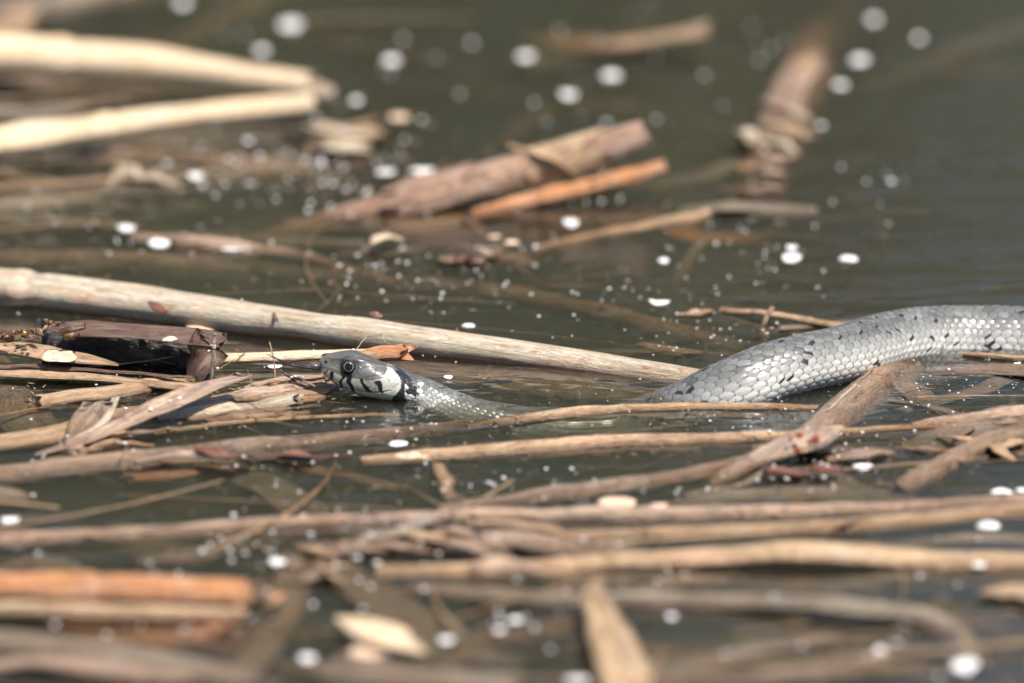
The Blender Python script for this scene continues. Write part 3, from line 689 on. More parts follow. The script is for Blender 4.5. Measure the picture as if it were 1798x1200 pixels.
reed('reed_stalk', [(-60, 1030, 7, 56), (200, 1036, 7, 54), (440, 1044, 6, 50)], 'orange', 'thick orange reed with broken end low on the pond', ends=('cap', 'hollow'), nodes=(0.7,), wob=0.06)
reed('reed_stalk', [(-60, 1068, 4, 28), (200, 1074, 4, 28), (430, 1080, 3, 24)], 'tan', 'thin yellow straw lying along the thick orange reed', wob=0.1)
reed('dead_leaf', [(60, 1088, -1.2, 36), (250, 1104, -1.2, 56), (410, 1110, -1.2, 50)], 'orange', 'amber strip added as the reflection of the thick orange reed', 'sheath', flat=0.15)  # dark orange reflection of the reed above, built as a flat strip
reed('leaf_wedge', [(606, 1088, 5, 22), (660, 1108, 5, 54), (760, 1148, 2, 8)], 'bright', 'tan pointed leaf wedge beside the broad brown-grey leaf', 'leaf', flat=0.25, ends=('cap', 'taper'))
for q, mt, lb in (([(-60, 1120, -1, 50), (180, 1150, 0, 50), (460, 1200, -1, 60)], 'grey', 'blurred grey reed below the amber reflection strip'),
                  ([(-60, 1180, 1, 44), (150, 1168, 2, 44), (330, 1200, 1, 40)], 'pink', 'blurred pinkish reed crossing the grey reed below the amber reflection strip'),
                  ([(1080, 1185, -2, 50), (1260, 1155, -1, 50), (1450, 1118, -1, 40)], 'grey', 'blurred grey stalk between the flat tan leaf and kinked reed'),
                  ([(840, 1130, -3, 40), (960, 1105, -3, 44), (1060, 1075, -4, 40)], 'brown', 'dim brown reed end touching the flat tan leaf'),
                  ([(440, 1190, -2, 60), (490, 1080, -2, 70), (520, 990, -3, 60)], 'grey', 'wide grey leaf standing between orange reed and tan wedge'),
                  ([(560, 1160, -1, 90), (660, 1175, 0, 80), (900, 1215, -1, 60)], 'grey', 'blurred grey-brown reed below the tan wedge'),
                  ([(240, 990, -3, 30), (360, 970, -2, 40), (480, 950, -4, 24)], 'brown', 'sunken brown leaf above the thick orange reed'),
                  ([(30, 985, -4, 40), (100, 990, -3, 50), (140, 1020, -5, 30)], 'grey', 'sunken grey scrap behind the thick orange reed'),
                  ([(1740, 1050, 1, 30), (1790, 1040, 2, 40), (1860, 1060, 0, 40)], 'tan', 'blurred tan scrap beyond the end of the kinked reed'),
                  ([(1130, 1195, 0, 30), (1400, 1188, 0, 40), (1600, 1130, -2, 30)], 'brown', 'blurred brown reed under the kinked end of the grey reed'),
                  ([(-60, 860, -2, 30), (30, 872, -1, 34), (66, 880, -2, 14)], 'grey', 'blunt grey leaf end at the edge of the dark pool'),
                  ([(950, 1030, -2, 30), (1130, 1030, -2, 36), (1280, 1020, -4, 24)], 'brown', 'dull sunken reed between bright tan reed and kinked reed')):
    reed('dead_leaf', q, mt, lb, 'leaf', flat=0.3, crinkle=0.04)

# ------------------------------------------------------------------ snake
def snake():
    zs = 0.2e-3            # metres per photo pixel near the snake
    Y0 = P(640, 695, 0)[1]
    # head contour in photo pixels: x, top, bottom, half width (mm)
    H = np.array([(561.3, 634, 640, 0.3), (562, 631.5, 645, 1.3), (564, 629, 650, 2.0), (567, 627, 655, 2.6), (573, 624, 662, 3.3), (581, 621, 669, 3.9),
                  (590, 619, 675.5, 4.4), (603, 617.3, 683, 5.0), (617, 617, 689, 5.7), (630, 619.5, 692.5, 6.4), (645, 625.5, 695.5, 7.2),
                  (662, 633, 698.5, 7.9), (678, 639.5, 701, 8.0), (692, 644, 703, 7.5), (706, 650, 706, 6.7), (722, 658.5, 711, 6.0)])
    ctl = []
    for x, tp, bt, w in H:
        p = PY(x, (tp + bt) / 2, Y0)
        Hh = (bt - tp) / 2 * zs; w *= 1e-3
        h = math.sqrt(max(Hh ** 2 - (w * SE) ** 2, 1e-9)) / CE
        ctl.append([*p, w, h])
    for x, y, zc, R in ((745, 696, -0.5, 6.0), (780, 713, -4, 6.2), (830, 733, -7.6, 6.7), (900, 750, -11, 7.6), (1000, 765, -15, 8.8), (1090, 758, -15, 9.6), (1150, 742, -12, 10.2),
                       (1200, 726, -7.5, 10.5), (1250, 701, -1.8, 10.7), (1300, 678, 3.0, 10.6), (1350, 656, 6.2, 10.3), (1400, 641, 7.6, 10.1), (1480, 624, 7.2, 10.1),
                       (1550, 603, 5.2, 10.3), (1620, 593, 3.0, 10.6), (1700, 591.5, 1.5, 10.8), (1780, 593, 1.2, 10.8), (1880, 600, 0, 10.8), (1990, 600, -6, 10.5), (2080, 590, -14, 9)):
        p = P(x, y, zc / 1000)
        ctl.append([*p, R * 1.06e-3, R * 1e-3])
    ctl = np.array(ctl)
    # dense rows: finer where scales show
    Qd, td = spline(ctl, 6000)
    xpx = (Qd[:, 0] / 0.2e-3) + 899
    step = np.where(xpx < 760, 0.17e-3, np.where((xpx > 880) & (xpx < 1120), 1.5e-3, np.where(xpx > 1830, 1.0e-3, 0.27e-3)))
    cum = np.r_[0, np.cumsum(np.diff(td) / step[:-1])]
    n = int(cum[-1])
    tt = np.interp(np.linspace(0, cum[-1], n), cum, td)
    Q = np.stack([np.interp(tt, td, Qd[:, i]) for i in range(5)], -1)
    c = Q[:, :3]; w = Q[:, 3]; h = Q[:, 4]
    T = np.gradient(c, tt, axis=0)
    headm = np.clip((c[:, 0] - PY(690, 600, Y0)[0]) / 0.012, 0, 1)[:, None]
    T = T * headm + np.array([1.0, 0, 0]) * (1 - headm)
    T /= np.linalg.norm(T, axis=1)[:, None]
    Nn = np.cross(T, [0, 0, 1.0]); Nn /= np.linalg.norm(Nn, axis=1)[:, None]     # towards the camera (-y)
    Bb = np.cross(Nn, T)
    seg = 320
    th = np.linspace(-math.pi, math.pi, seg, endpoint=False)                   # 0 = back, + = camera side
    s_, c_ = np.sin(th), np.cos(th)
    # section: superellipse for the head (flat crown, full cheeks), round body
    ex = (2.5 - 0.5 * headm[:, 0])[:, None]
    rad = (np.abs(s_)[None] ** ex + np.abs(c_)[None] ** ex) ** (-1 / ex)
    on = rad * s_[None] * w[:, None]; ob = rad * c_[None] * h[:, None]
    V = c[:, None] + Nn[:, None] * on[..., None] + Bb[:, None] * ob[..., None]
    nrm = Nn[:, None] * (s_[None, :, None] / w[:, None, None]) + Bb[:, None] * (c_[None, :, None] / h[:, None, None])
    nrm /= np.linalg.norm(nrm, axis=2)[..., None]
    # --- scale lattice
    Rm = np.sqrt(w * h)
    Ls = 3.75e-3 * np.clip(Rm / 10.8e-3, 0.42, 1)
    U = np.r_[0, np.cumsum(np.diff(tt) / Ls[:-1])][:, None] + 0 * th[None]
    dorsal = math.radians(138)
    row = dorsal / 10.0
    vth = np.abs(th) / row
    vth = np.where(vth < 10, 10 * (vth / 10) ** 1.0, vth) * np.sign(th)
    Vv = 0 * U + vth[None]
    U = U + 0.16 * np.sin(Vv * 0.9 + U * 0.23) + 0.10 * np.sin(Vv * 2.1 + U * 0.71 + 1)
    Vv = Vv + 0.10 * np.sin(U * 0.53 + 0.4 * Vv) + 0.06 * np.sin(U * 1.37 + 2)
    ventral = np.abs(Vv) > 10.3
    best = np.full(U.shape, -9.0); bid = np.zeros(U.shape, np.int64); br = np.full(U.shape, 9.0); ba = np.zeros(U.shape); bb = np.zeros(U.shape)
    j0 = np.floor(Vv).astype(int)
    for dj in (0, 1):
        j = j0 + dj
        offu = 0.5 * (j % 2)
        i0 = np.floor(U - offu).astype(int)
        for di in (-1, 0, 1):
            i = i0 + di
            a = U - offu - i - 0.42
            b_ = Vv - j
            jj = np.abs(j) / 10.0
            ea = 0.66 + 0.02 * jj; eb = 0.74 + 0.10 * jj ** 3
            r = ((np.abs(a) / ea) ** 1.75 + (np.abs(b_) / eb) ** 1.75) ** (1 / 1.75)
            hh = 0.42 * a + 0.62 * (1 - r ** 2.2)
            hh = np.where(r < 1.0, hh, -1 - r)
            m_ = hh > best
            best = np.where(m_, hh, best); bid = np.where(m_, i * 64 + j + 32, bid); br = np.where(m_, r, br); ba = np.where(m_, a, ba); bb = np.where(m_, b_, bb)
    def hsh(k, s):
        x = (k * 2654435761 + s * 40503 + 12345) & 0xFFFFFFFF
        x = ((x ^ (x >> 15)) * 2246822519) & 0xFFFFFFFF
        x = ((x ^ (x >> 13)) * 3266489917) & 0xFFFFFFFF
        return ((x ^ (x >> 16)) & 0xFFFFFF) / float(0x1000000)
    rnd, rnd2, rnd3 = hsh(bid, 1), hsh(bid, 2), hsh(bid, 3)
    edge = np.clip((br - (0.80 - 0.06 * np.clip(np.abs(Vv) - 4, 0, 6) / 6)) / 0.15, 0, 1)
    rel = np.where(best > -1, best, -0.55) - 0.10 * edge
    keel = 0.10 * np.exp(-(bb / 0.07) ** 2) * (np.abs(Vv) < 7.5) * np.clip(1 - br, 0, 1) * 2
    # ventral plates: wide overlapping bands
    av = (U + 0.3) % 1.0
    relv = 0.5 * av - 0.4 * (av > 0.93)
    rel = np.where(ventral, relv, rel + keel)
    # --- colours
    side = np.clip((np.abs(Vv) - 2.5) / 4.5, 0, 1)
    shade = 0.105 + 0.08 * rnd + 0.46 * side ** 1.6 + 0.05 * (rnd2 - 0.5)
    fine = rng.normal(0, 0.02, U.shape)
    shade = np.clip(shade + fine, 0.05, 0.75)
    col = shade[..., None] * np.array([1.0, 0.975, 0.90])
    dark = np.array([0.020, 0.019, 0.020])
    col = col * (1 - 0.9 * edge[..., None]) + dark * 0.9 * edge[..., None]
    fleck = (rnd3 < 0.10) & (ba * 1.2 + bb * 1.5 * np.sign(hsh(bid, 5) - 0.3) > 0.34 + 0.4 * (hsh(bid, 6) - 0.4)) & (br < 1)
    col = np.where(fleck[..., None], dark * 1.2, col)
    vcol = np.array([0.40, 0.36, 0.29]) * (0.8 + 0.3 * hsh(np.floor(U + 0.3).astype(np.int64), 9))[..., None]
    chk = (hsh(np.floor(U + 0.3).astype(np.int64), 11) < 0.5)
    vcol = np.where((chk | (av > 0.9))[..., None], np.array([0.06, 0.05, 0.045]), vcol)
    col = np.where(ventral[..., None], vcol, col)
    # --- head: plates, bars, collar (coordinates: photo detail, 6.915 px per photo px)
    hx = ((V[..., 0] / zs + 899) - 540) * 6.915
    zi = (V[..., 2] * CE - np.abs(V[..., 1] - Y0) * SE)          # what a side view from above sees, same on both cheeks
    hy = ((695 - zi / zs) - 590) * 6.915
    hm = hx < 1900
    HX, HY = hx, hy
    def poly(pts):
        x, y = HX, HY
        ins = np.zeros(x.shape, bool)
        k = len(pts)
        for i in range(k):
            (x1, y1), (x2, y2) = pts[i], pts[(i + 1) % k]
            cnd = ((y1 > y) != (y2 > y)) & (x < (x2 - x1) * (y - y1) / (y2 - y1 + 1e-9) + x1)
            ins ^= cnd
        return ins
    def dline(pts):
        d = np.full(HX.shape, 1e9)
        for (x1, y1), (x2, y2) in zip(pts[:-1], pts[1:]):
            dx, dy = x2 - x1, y2 - y1
            t_ = np.clip(((HX - x1) * dx + (HY - y1) * dy) / (dx * dx + dy * dy), 0, 1)
            d = np.minimum(d, np.hypot(HX - x1 - t_ * dx, HY - y1 - t_ * dy))
        return d
    nrows = int(np.argmax(hx[:, 0] > 1900)) or n
    sl = slice(0, nrows)
    HX, HY = hx[sl], hy[sl]
    bend = (rng.normal(0, 5, HX.shape))
    hc = np.zeros(HX.shape + (3,))
    hc[:] = (0.088, 0.085, 0.078)
    top = (HY < 300 + 0.16 * (HX - 150)) 
    snout = np.clip((430 - HX) / 250, 0, 1)[..., None]
    hc = hc * (1 - snout * 0.5) + np.array([0.22, 0.20, 0.155]) * snout * 0.5
    sidep = (HY > 285 + 0.10 * (HX - 200))
    hc = np.where(sidep[..., None], np.array([0.145, 0.138, 0.122]), hc)
    hc = np.where(poly([(600, 330), (690, 385), (860, 380), (985, 395), (960, 480), (830, 500), (720, 515), (640, 490), (600, 440)])[..., None], np.array([0.125, 0.122, 0.112]), hc)
    # pale lips
    lip = poly([(165, 398), (300, 428), (440, 492), (600, 520), (700, 540), (860, 535), (985, 495), (1050, 560), (1080, 760), (900, 800), (500, 760), (300, 640), (160, 470)])
    hc = np.where(lip[..., None], np.array([0.43, 0.41, 0.335]), hc)
    chin = lip & (HY > 560 + 0.12 * (HX - 560))
    hc = np.where(chin[..., None], np.array([0.47, 0.445, 0.37]), hc)
    hc = np.where((HY > 690 + 0.06 * (HX - 500))[..., None], np.array([0.55, 0.51, 0.40]), hc)
    # collar
    collar = poly([(985, 372), (1050, 400), (1115, 480), (1155, 560), (1150, 640), (1100, 700), (1050, 745), (1000, 770), (1010, 660), (1030, 560), (955, 480), (990, 410)])
    hc = np.where(collar[..., None], np.array([0.48, 0.47, 0.42]) * (0.8 + 0.3 * np.abs(np.sin(HX / 31.0) * np.sin(HY / 37.0)))[..., None], hc)
    BK = np.array([0.012, 0.012, 0.014])
    bars = [[(268, 418), (282, 424), (250, 470), (262, 520), (246, 505), (226, 478)], [(318, 440), (350, 448), (332, 520), (336, 578), (318, 565), (300, 512)],
            [(462, 470), (482, 480), (452, 555), (450, 635), (432, 625), (424, 560)], [(512, 470), (566, 480), (560, 560), (580, 630), (606, 700), (575, 670), (520, 575)],
            [(676, 520), (706, 540), (730, 600), (800, 682), (760, 678), (700, 620)], [(852, 568), (895, 548), (922, 565), (922, 620), (938, 690), (912, 684), (878, 625)]]
    for bq in bars:
        cx_, cy_ = np.mean(bq, axis=0)
        wob_ = 6 * np.sin(HY / 17.0)
        HX = HX + wob_
        hc = np.where(poly([(cx_ + (x - cx_) * 1.35, cy_ + (y - cy_) * 1.15) for x, y in bq])[..., None], BK, hc)
        HX = HX - wob_
    # peppered cheek
    pep = poly([(715, 520), (850, 515), (870, 600), (890, 660), (800, 665), (730, 590)]) & (rng.random(HX.shape) < 0.33)
    hc = np.where(pep[..., None], BK * 3, hc)
    lines = [[(175, 405), (200, 455), (235, 500), (320, 562), (440, 622), (580, 655), (700, 677), (820, 690), (940, 684), (1030, 664)],
             [(185, 385), (300, 408), (440, 462)], [(315, 320), (330, 360), (380, 390)], [(440, 300), (380, 290), (320, 315)],
             [(600, 300), (690, 385), (770, 372), (860, 385), (985, 392)], [(690, 388), (640, 480)], [(860, 388), (825, 492), (720, 512)], [(985, 395), (945, 472), (830, 488)],
             [(560, 246), (650, 262), (700, 300), (850, 330), (960, 360)], [(1000, 530), (1032, 600), (1005, 664)], [(600, 400), (640, 480)], [(170, 300), (190, 380)],
             [(960, 480), (1030, 560), (1120, 520)], [(1040, 640), (1170, 560)], [(240, 250), (330, 290)]]
    groove = np.zeros(HX.shape)
    for k, ln in enumerate(lines):
        d = dline(ln)
        g = np.exp(-(d / (7.5 if k == 0 else 4.5)) ** 2)
        groove = np.maximum(groove, g * (1.0 if k == 0 else 0.7))
    hc = hc * (1 - 0.75 * groove[..., None])
    nos = np.hypot(HX - 250, (HY - 326)) < 19
    hc = np.where(nos[..., None], 0.006, hc)
    mot = np.sin(HX / 23.0 + 2 * np.sin(HY / 31.0)) * np.sin(HY / 19.0 + 1.5 * np.sin(HX / 41.0))
    hc = hc * (1 + 0.10 * mot + rng.normal(0, 0.07, HX.shape))[..., None]
    rimg = np.exp(-((np.hypot(HX - 528, HY - 382) - 112) / 14) ** 2)
    hc = hc * (1 - 0.55 * rimg[..., None])
    # nape: black blotch then pale-dotted scales
    nape = poly([(1040, 372), (1130, 400), (1250, 500), (1350, 640), (1330, 760), (1040, 830), (1050, 740), (1100, 700), (1150, 640), (1155, 560), (1115, 480)])
    blend = np.clip((HX - 1010 - 0.25 * (560 - HY)) / 60, 0, 1)
    blend = np.where(collar, 0.0, blend)
    hsl = col[sl].copy()
    dk = np.clip((1560 - HX) / 400, 0, 1)[..., None]
    hsl = hsl * (1 - 0.45 * dk)
    pale = (rnd2[sl] < 0.5 * np.clip((1500 - HX) / 250, 0, 1)) & (HY > 560) & (br[sl] < 0.8)
    hsl = np.where(pale[..., None], np.array([0.62, 0.61, 0.57]), hsl)
    hsl = np.where((nape & (rnd[sl] < 0.92) & ~(pale & (HX > 1200)))[..., None], BK * 1.6, hsl)
    col[sl] = hc * (1 - blend[..., None]) + hsl * blend[..., None]
    relamp = np.ones(U.shape); relamp[sl] = blend
    # plates of the head are flush; grooves cut in
    disp = rel * (Ls * 0.115)[:, None] * relamp
    d2 = np.zeros(U.shape); d2[sl] = -groove * 0.22e-3 - nos * 0.5e-3
    # brow ridge over and hollow in front of the eye
    ex_, ey_ = 528.0, 382.0
    de = np.hypot(hx - ex_, hy - ey_)
    d2 += np.where(hm, -0.35e-3 * np.exp(-(de / 95) ** 4) + 0.45e-3 * np.exp(-((hy - (ey_ - 115)) / 34) ** 2 - ((hx - ex_) / 110) ** 2), 0)
    cant = 268 + 0.09 * (hx - 200)
    along = np.clip((hx - 190) / 90, 0, 1) * np.clip((960 - hx) / 250, 0, 1)
    d2 += np.where(hm, along * (0.38e-3 * np.exp(-((hy - cant) / 24) ** 2) - 0.35e-3 * np.exp(-((hy - cant - 75) / 45) ** 2)), 0)
    V = V + nrm * (disp + d2)[..., None]
    idg = np.arange(n * seg).reshape(n, seg)
    F = np.stack([idg[:-1], np.roll(idg[:-1], -1, 1), np.roll(idg[1:], -1, 1), idg[1:]], -1).reshape(-1, 4)[:, ::-1]
    verts = np.concatenate([V.reshape(-1, 3), V[0].mean(0)[None], V[-1].mean(0)[None]])
    cols = np.concatenate([np.c_[col.reshape(-1, 3), np.ones(n * seg)], np.array([[0.2, 0.18, 0.14, 1], [0.2, 0.2, 0.2, 1]])])
    tri0 = np.stack([idg[0], np.roll(idg[0], -1), np.full(seg, n * seg), np.full(seg, n * seg)], -1)
    root = empty('grass_snake', P(640, 695, 0).tolist())
    tag(root, 'grey swimming grass snake with black-barred pale lips and flicking tongue', 'snake')
    m, t, b = new_mat('snake_skin')
    at = N(t, 'ShaderNodeAttribute'); at.attribute_name = 'Col'
    t.links.new(at.outputs[0], b.inputs['Base Color'])
    b.inputs['Roughness'].default_value = 0.30
    b.inputs['Coat Weight'].default_value = 0.25; b.inputs['Coat Roughness'].default_value = 0.16
    b.inputs['Specular IOR Level'].default_value = 0.45
    mesh_obj('body', verts, F, m, root, col=cols)
    # --- eyes
    for sgn in (1, -1):
        Zc = (695 - (590 + ey_ / 6.915)) * zs      # image height
        xw = (540 + ex_ / 6.915 - 899) * zs
        ir = int(np.argmin(np.abs(c[:, 0] - xw)))
        # cheek point whose side-view height is Zc
        colr = V[ir]; hyv = hy[ir]
        cand = np.where(th * 1 > 0)[0]
        q = cand[np.argmin(np.abs(hyv[cand] - ey_))]
        p = colr[q].copy(); nv = nrm[ir, q].copy()
        if sgn < 0:
            p[1] = 2 * Y0 - p[1]; nv[1] = -nv[1]
        R = 3.2e-3
        ctr = p - nv * (R * 0.45)
        la, lo = 60, 48
        A = np.linspace(0, math.pi, la)[:, None]; O = np.linspace(0, 2 * math.pi, lo, endpoint=False)[None]
        t1 = np.cross(nv, [0, 0, 1.0]); t1 /= np.linalg.norm(t1); t2 = np.cross(nv, t1)
        Ve = ctr + R * (np.cos(A)[..., None] * nv + (np.sin(A) * np.cos(O))[..., None] * t1 + (np.sin(A) * np.sin(O))[..., None] * t2)
        rr = np.sin(A) + 0 * O
        frontal = (np.cos(A) + 0 * O) > 0
        ec = np.zeros(rr.shape + (4,)); ec[..., 3] = 1
        ec[..., :3] = (0.016, 0.015, 0.018)
        ringm = frontal & (np.abs(rr - 0.47) < 0.04)
        ec[ringm, :3] = (0.15, 0.148, 0.14)
        ec[frontal & (rr < 0.44), :3] = (0.003, 0.004, 0.006)
        ide = np.arange(la * lo).reshape(la, lo)
        Fe = np.stack([ide[:-1], np.roll(ide[:-1], -1, 1), np.roll(ide[1:], -1, 1), ide[1:]], -1).reshape(-1, 4)
        me_, te, be = new_mat('snake_eye')
        ae = N(te, 'ShaderNodeAttribute'); ae.attribute_name = 'Col'
        te.links.new(ae.outputs[0], be.inputs['Base Color'])
        be.inputs['Roughness'].default_value = 0.08
        be.inputs['Specular IOR Level'].default_value = 0.35
        mesh_obj('eye', Ve.reshape(-1, 3), Fe, me_, root, col=ec.reshape(-1, 4))
    # --- forked tongue
    mt, tt_, bt_ = new_mat('snake_tongue')
    nn = noise(tt_, None, 900, 2)
    rp = ramp(tt_, nn.outputs[0], [(0.3, (0.010, 0.008, 0.012, 1)), (0.7, (0.03, 0.022, 0.03, 1))])
    tt_.links.new(rp.outputs[0], bt_.inputs['Base Color']); bt_.inputs['Roughness'].default_value = 0.2
    def TP(x, y, dy, w): return [*PY(x, y, Y0 + dy), w * 1e-3]
    stem = sweep('tongue', None, mt, root, world=[TP(570, 648, 0, 1.0), (TP(548, 646, 0, 0.98)), TP(525, 643.5, 0, 0.88), TP(512, 641, 0, 0.75)], wob=0, fray=0, seg=12, flat=0.7)
    for q in ([TP(514, 641.5, -0.0002, 0.62), TP(500, 637, -0.0012, 0.54), TP(485, 630, -0.002, 0.36), TP(466, 621, -0.003, 0.05)],
              [TP(514, 641, 0.0002, 0.40), TP(498, 638.5, 0.0016, 0.30), TP(478, 635.5, 0.004, 0.18), TP(455, 632.5, 0.006, 0.05)]):
        sweep('tongue_tip', None, mt, stem, world=q, wob=0, fray=0, seg=10, flat=0.8)
    return root

def _fix(o):     # children of a part keep world coordinates
    return o
sn = snake()
for o in bpy.data.objects:
    if o.name.startswith('tongue_tip'):
        o.location = (0, 0, 0)
# tongue tips were built about the world origin of their parent part: undo the double offset
root_loc = np.array(sn.location)
for o in bpy.data.objects:
    if o.name.startswith('tongue_tip'):
        o.location = (-root_loc).tolist()

# ------------------------------------------------------------------ petals and flakes
def flake(px, py, wpx, hpx, mat, label, group=None, z=0.25, name='petal', cat='petal', dome=0.10, notch=0.25):
    p = P(px, py, z / 1000)
    s = mmpx(p)
    blur = abs(py - 660) * 0.055
    w = max(wpx - blur * 0.6, wpx * 0.6) * s / 2
    d = max(hpx - blur * 0.6, hpx * 0.45) * s / 2
    tilt = math.radians(random.uniform(3, 9))
    dd = min(d / math.sin(ELEV + tilt), w * 1.9)
    n = 44
    a = np.linspace(0, 2 * math.pi, n, endpoint=False)
    rr = 1 + sum(notch * 0.55 / k ** 0.8 * rng.normal() * np.cos(k * a + rng.uniform(0, 6)) for k in (1, 2, 3, 4, 5, 7, 9, 12))
    rr = np.clip(rr, 0.55, 1.4)
    rings = [0.0, 0.45, 0.8, 1.0]
    V = []; 
    ct, st_ = math.cos(tilt), math.sin(tilt)
    bendx = random.uniform(-0.12, 0.22)
    def put(f, lift):
        x = np.cos(a) * rr * w * f; y = np.sin(a) * rr * dd * f
        zz = lift + dome * w * (1 - f * f) + bendx * x * x / w
        zz = zz + y * math.tan(tilt)
        return np.stack([x, y, zz], -1)
    tk = 0.00022
    for f in rings[1:]: V.append(put(f, tk))
    V.append(put(0.99, 0))
    V.append(np.array([[0, 0, tk + dome * w]])); V.append(np.array([[0, 0, 0]]))
    V = np.concatenate(V)
    V[:, 2] -= min(0, V[:, 2].min()) * 0.6
    F = []
    for k in range(3):
        for i in range(n):
            F.append((k * n + i, (k + 1) * n + i, (k + 1) * n + (i + 1) % n, k * n + (i + 1) % n))
    for i in range(n):
        F.append((i, (i + 1) % n, 4 * n)); F.append((3 * n + (i + 1) % n, 3 * n + i, 4 * n + 1))
    ry = random.uniform(-0.5, 0.5)
    o = mesh_obj(name, V, F, M[mat])
    o.location = p.tolist(); 
    return tag(o, label, cat, group)

FL = [
    ((510, 45, 58, 40), 'largest white petal on open water behind the upper pale V stalk', None),
    ((460, 90, 36, 26), 'dim white petal close behind the upper pale V stalk', None),
    ((320, 6, 40, 30), 'dim white petal far behind the upper pale V stalk', None),
    ((687, 107, 45, 30), 'lone white petal on open water beyond the crumpled tan leaf', None),
    ((625, 178, 30, 22), 'faint white petal just beyond the pinkish flake', None),
    ((922, 101, 45, 30), 'white petal of the loose trio by the leaf with upturned tip', 'trio of far petals'),
    ((1073, 134, 50, 28), 'white petal of the loose trio by the leaf with upturned tip', 'trio of far petals'),
    ((998, 168, 44, 28), 'white petal of the loose trio by the leaf with upturned tip', 'trio of far petals'),
    ((1510, 107, 48, 30), 'brightest white petal beside the torn leaning stalk', None),
    ((1475, 150, 36, 22), 'dim petal touching the side of the torn leaning stalk', None),
    ((1535, 36, 34, 26), 'blurred petal near the sunken end of the leaning stalk', 'petals at the sunken stalk end'),
    ((1612, 68, 26, 24), 'blurred petal near the sunken end of the leaning stalk', 'petals at the sunken stalk end'),
    ((678, 303, 40, 20), 'bright white petal behind the torn sheath of the reddish stalk', None),
    ((740, 302, 50, 22), 'ragged white petal touching the reddish broken stalk', None),
    ((345, 311, 38, 22), 'white petal beside the pale crumpled leaf on dark water', None),
    ((223, 402, 40, 20), 'white petal by the grey sunken leaf near the pinkish reed', None),
    ((278, 429, 44, 22), 'oval white petal on the end of the pinkish reed', None),
    ((320, 415, 34, 14), 'thin white petal behind the pinkish reed', None),
    ((410, 434, 66, 24), 'widest white petal lying on the pinkish reed', None),
    ((1003, 394, 35, 22), 'white petal between the thin tan reed and the orange reflection strip', None),
    ((1165, 459, 24, 15), 'tiny white petal alone on dark water below the thin tan reed', None),
    ((1392, 455, 40, 22), 'white petal with a smaller one touching it, below the amber leaf', None),
    ((1390, 437, 26, 16), 'smaller petal touching a white petal below the amber leaf', None),
    ((1488, 455, 40, 16), 'white petal at the edge of the empty green water', None),
    ((1158, 533, 40, 12), 'flat white petal behind the small brown leaf and cream reed', None),
    ((1270, 360, 22, 14), 'small white petal at the end of the thin tan reed', None)]
for a, lb, gr in FL:
    flake(*a, 'white', lb, gr)
flake(868, 417, 30, 12, 'cream_flake', 'small cream flake beside its twin below the reddish stalk', 'cream twin flakes')
flake(897, 427, 34, 14, 'cream_flake', 'small cream flake beside its twin below the reddish stalk', 'cream twin flakes')
flake(175, 546, 32, 13, 'white', 'lone white petal between the long cream reed and the split husk')
flake(360, 574, 68, 24, 'cream_flake', 'large oval cream flake above the end of the split husk', notch=0.1)
flake(418, 569, 42, 14, 'white', 'narrow white petal between the oval cream flake and the pointed one', notch=0.1)
flake(468, 575, 42, 24, 'white', 'pointed white petal leaning against the long cream reed', notch=0.5)
flake(745, 609, 38, 16, 'white', 'pointed white petal floating behind the neck of the snake', notch=0.5)
flake(822, 573, 26, 10, 'white', 'small white petal touching the long cream reed', z=0.4)
flake(100, 628, 62, 24, 'cream_flake', 'pale crumpled flake lying on the pith of the split husk', z=7.5, notch=0.28)
flake(297, 597, 26, 11, 'cream_flake', 'small cream flake on the upper wall of the split husk', z=15)
flake(483, 645, 24, 7, 'white', 'small cream-white flake on the water under the tongue tip')
flake(697, 781, 36, 13, 'white', 'white petal at the end of the straw-coloured reed', z=1.5)
flake(720, 803, 60, 14, 'cream_flake', 'ragged yellowish flake on the end of the straw-coloured reed', z=3, notch=0.6)
flake(1515, 822, 40, 16, 'white', 'oval white petal on the water below the thick round stalk', notch=0.1)
flake(788, 664, 16, 6, 'white', 'tiny white petal behind the neck of the snake')
LB = 'white petal floating beside the mottled brown stalk'
flake(1756, 864, 40, 15, 'white', LB, 'petals by the mottled stalk'); flake(1794, 862, 30, 13, 'white', LB, 'petals by the mottled stalk')
flake(1735, 926, 48, 22, 'white', 'bright white petal between the pinkish reed and the bright tan reed')
flake(1083, 884, 76, 26, 'cream_flake', 'large pale petal above the long pinkish reed', notch=0.1)
flake(1158, 889, 35, 14, 'cream_flake', 'small cream flake beside the large pale petal')
flake(487, 988, 40, 24, 'white', 'white petal near the head end of the broad brown-grey leaf')
flake(18, 915, 40, 18, 'white', 'white petal on the dark pool under the long grey-brown reed')
flake(512, 913, 52, 10, 'white', 'thin white petal touching the long pinkish reed', z=1)
FL = [
    ((540, 1157, 46, 28), 'blurred white petal between the wide grey leaf and the tan wedge'),
    ((785, 1125, 38, 24), 'pinkish-white petal at the point of the tan wedge'),
    ((878, 1108, 32, 18), 'white petal on the dim brown reed end'),
    ((905, 1090, 40, 18), 'pale petal just behind the dim brown reed end'),
    ((1690, 1172, 60, 40), 'largest blurred petal at the sunken end of the kinked reed'),
    ((1015, 1196, 60, 22), 'white petal beside the flat tan leaf with pointed stem'),
    ((1545, 1142, 30, 24), 'white petal on the water inside the kink of the grey reed'),
    ((1720, 993, 36, 18), 'white petal resting against the bright tan reed'),
    ((1300, 1050, 40, 12), 'thin white petal lying along the kinked reed'),
    ((1180, 1085, 26, 18), 'small white petal between flat tan leaf and kinked reed')]
for a, lb in FL:
    flake(*a, 'white', lb, z=1.0)
flake(645, 1148, 86, 36, 'cream_flake', 'large blurred cream flake below the tan wedge')
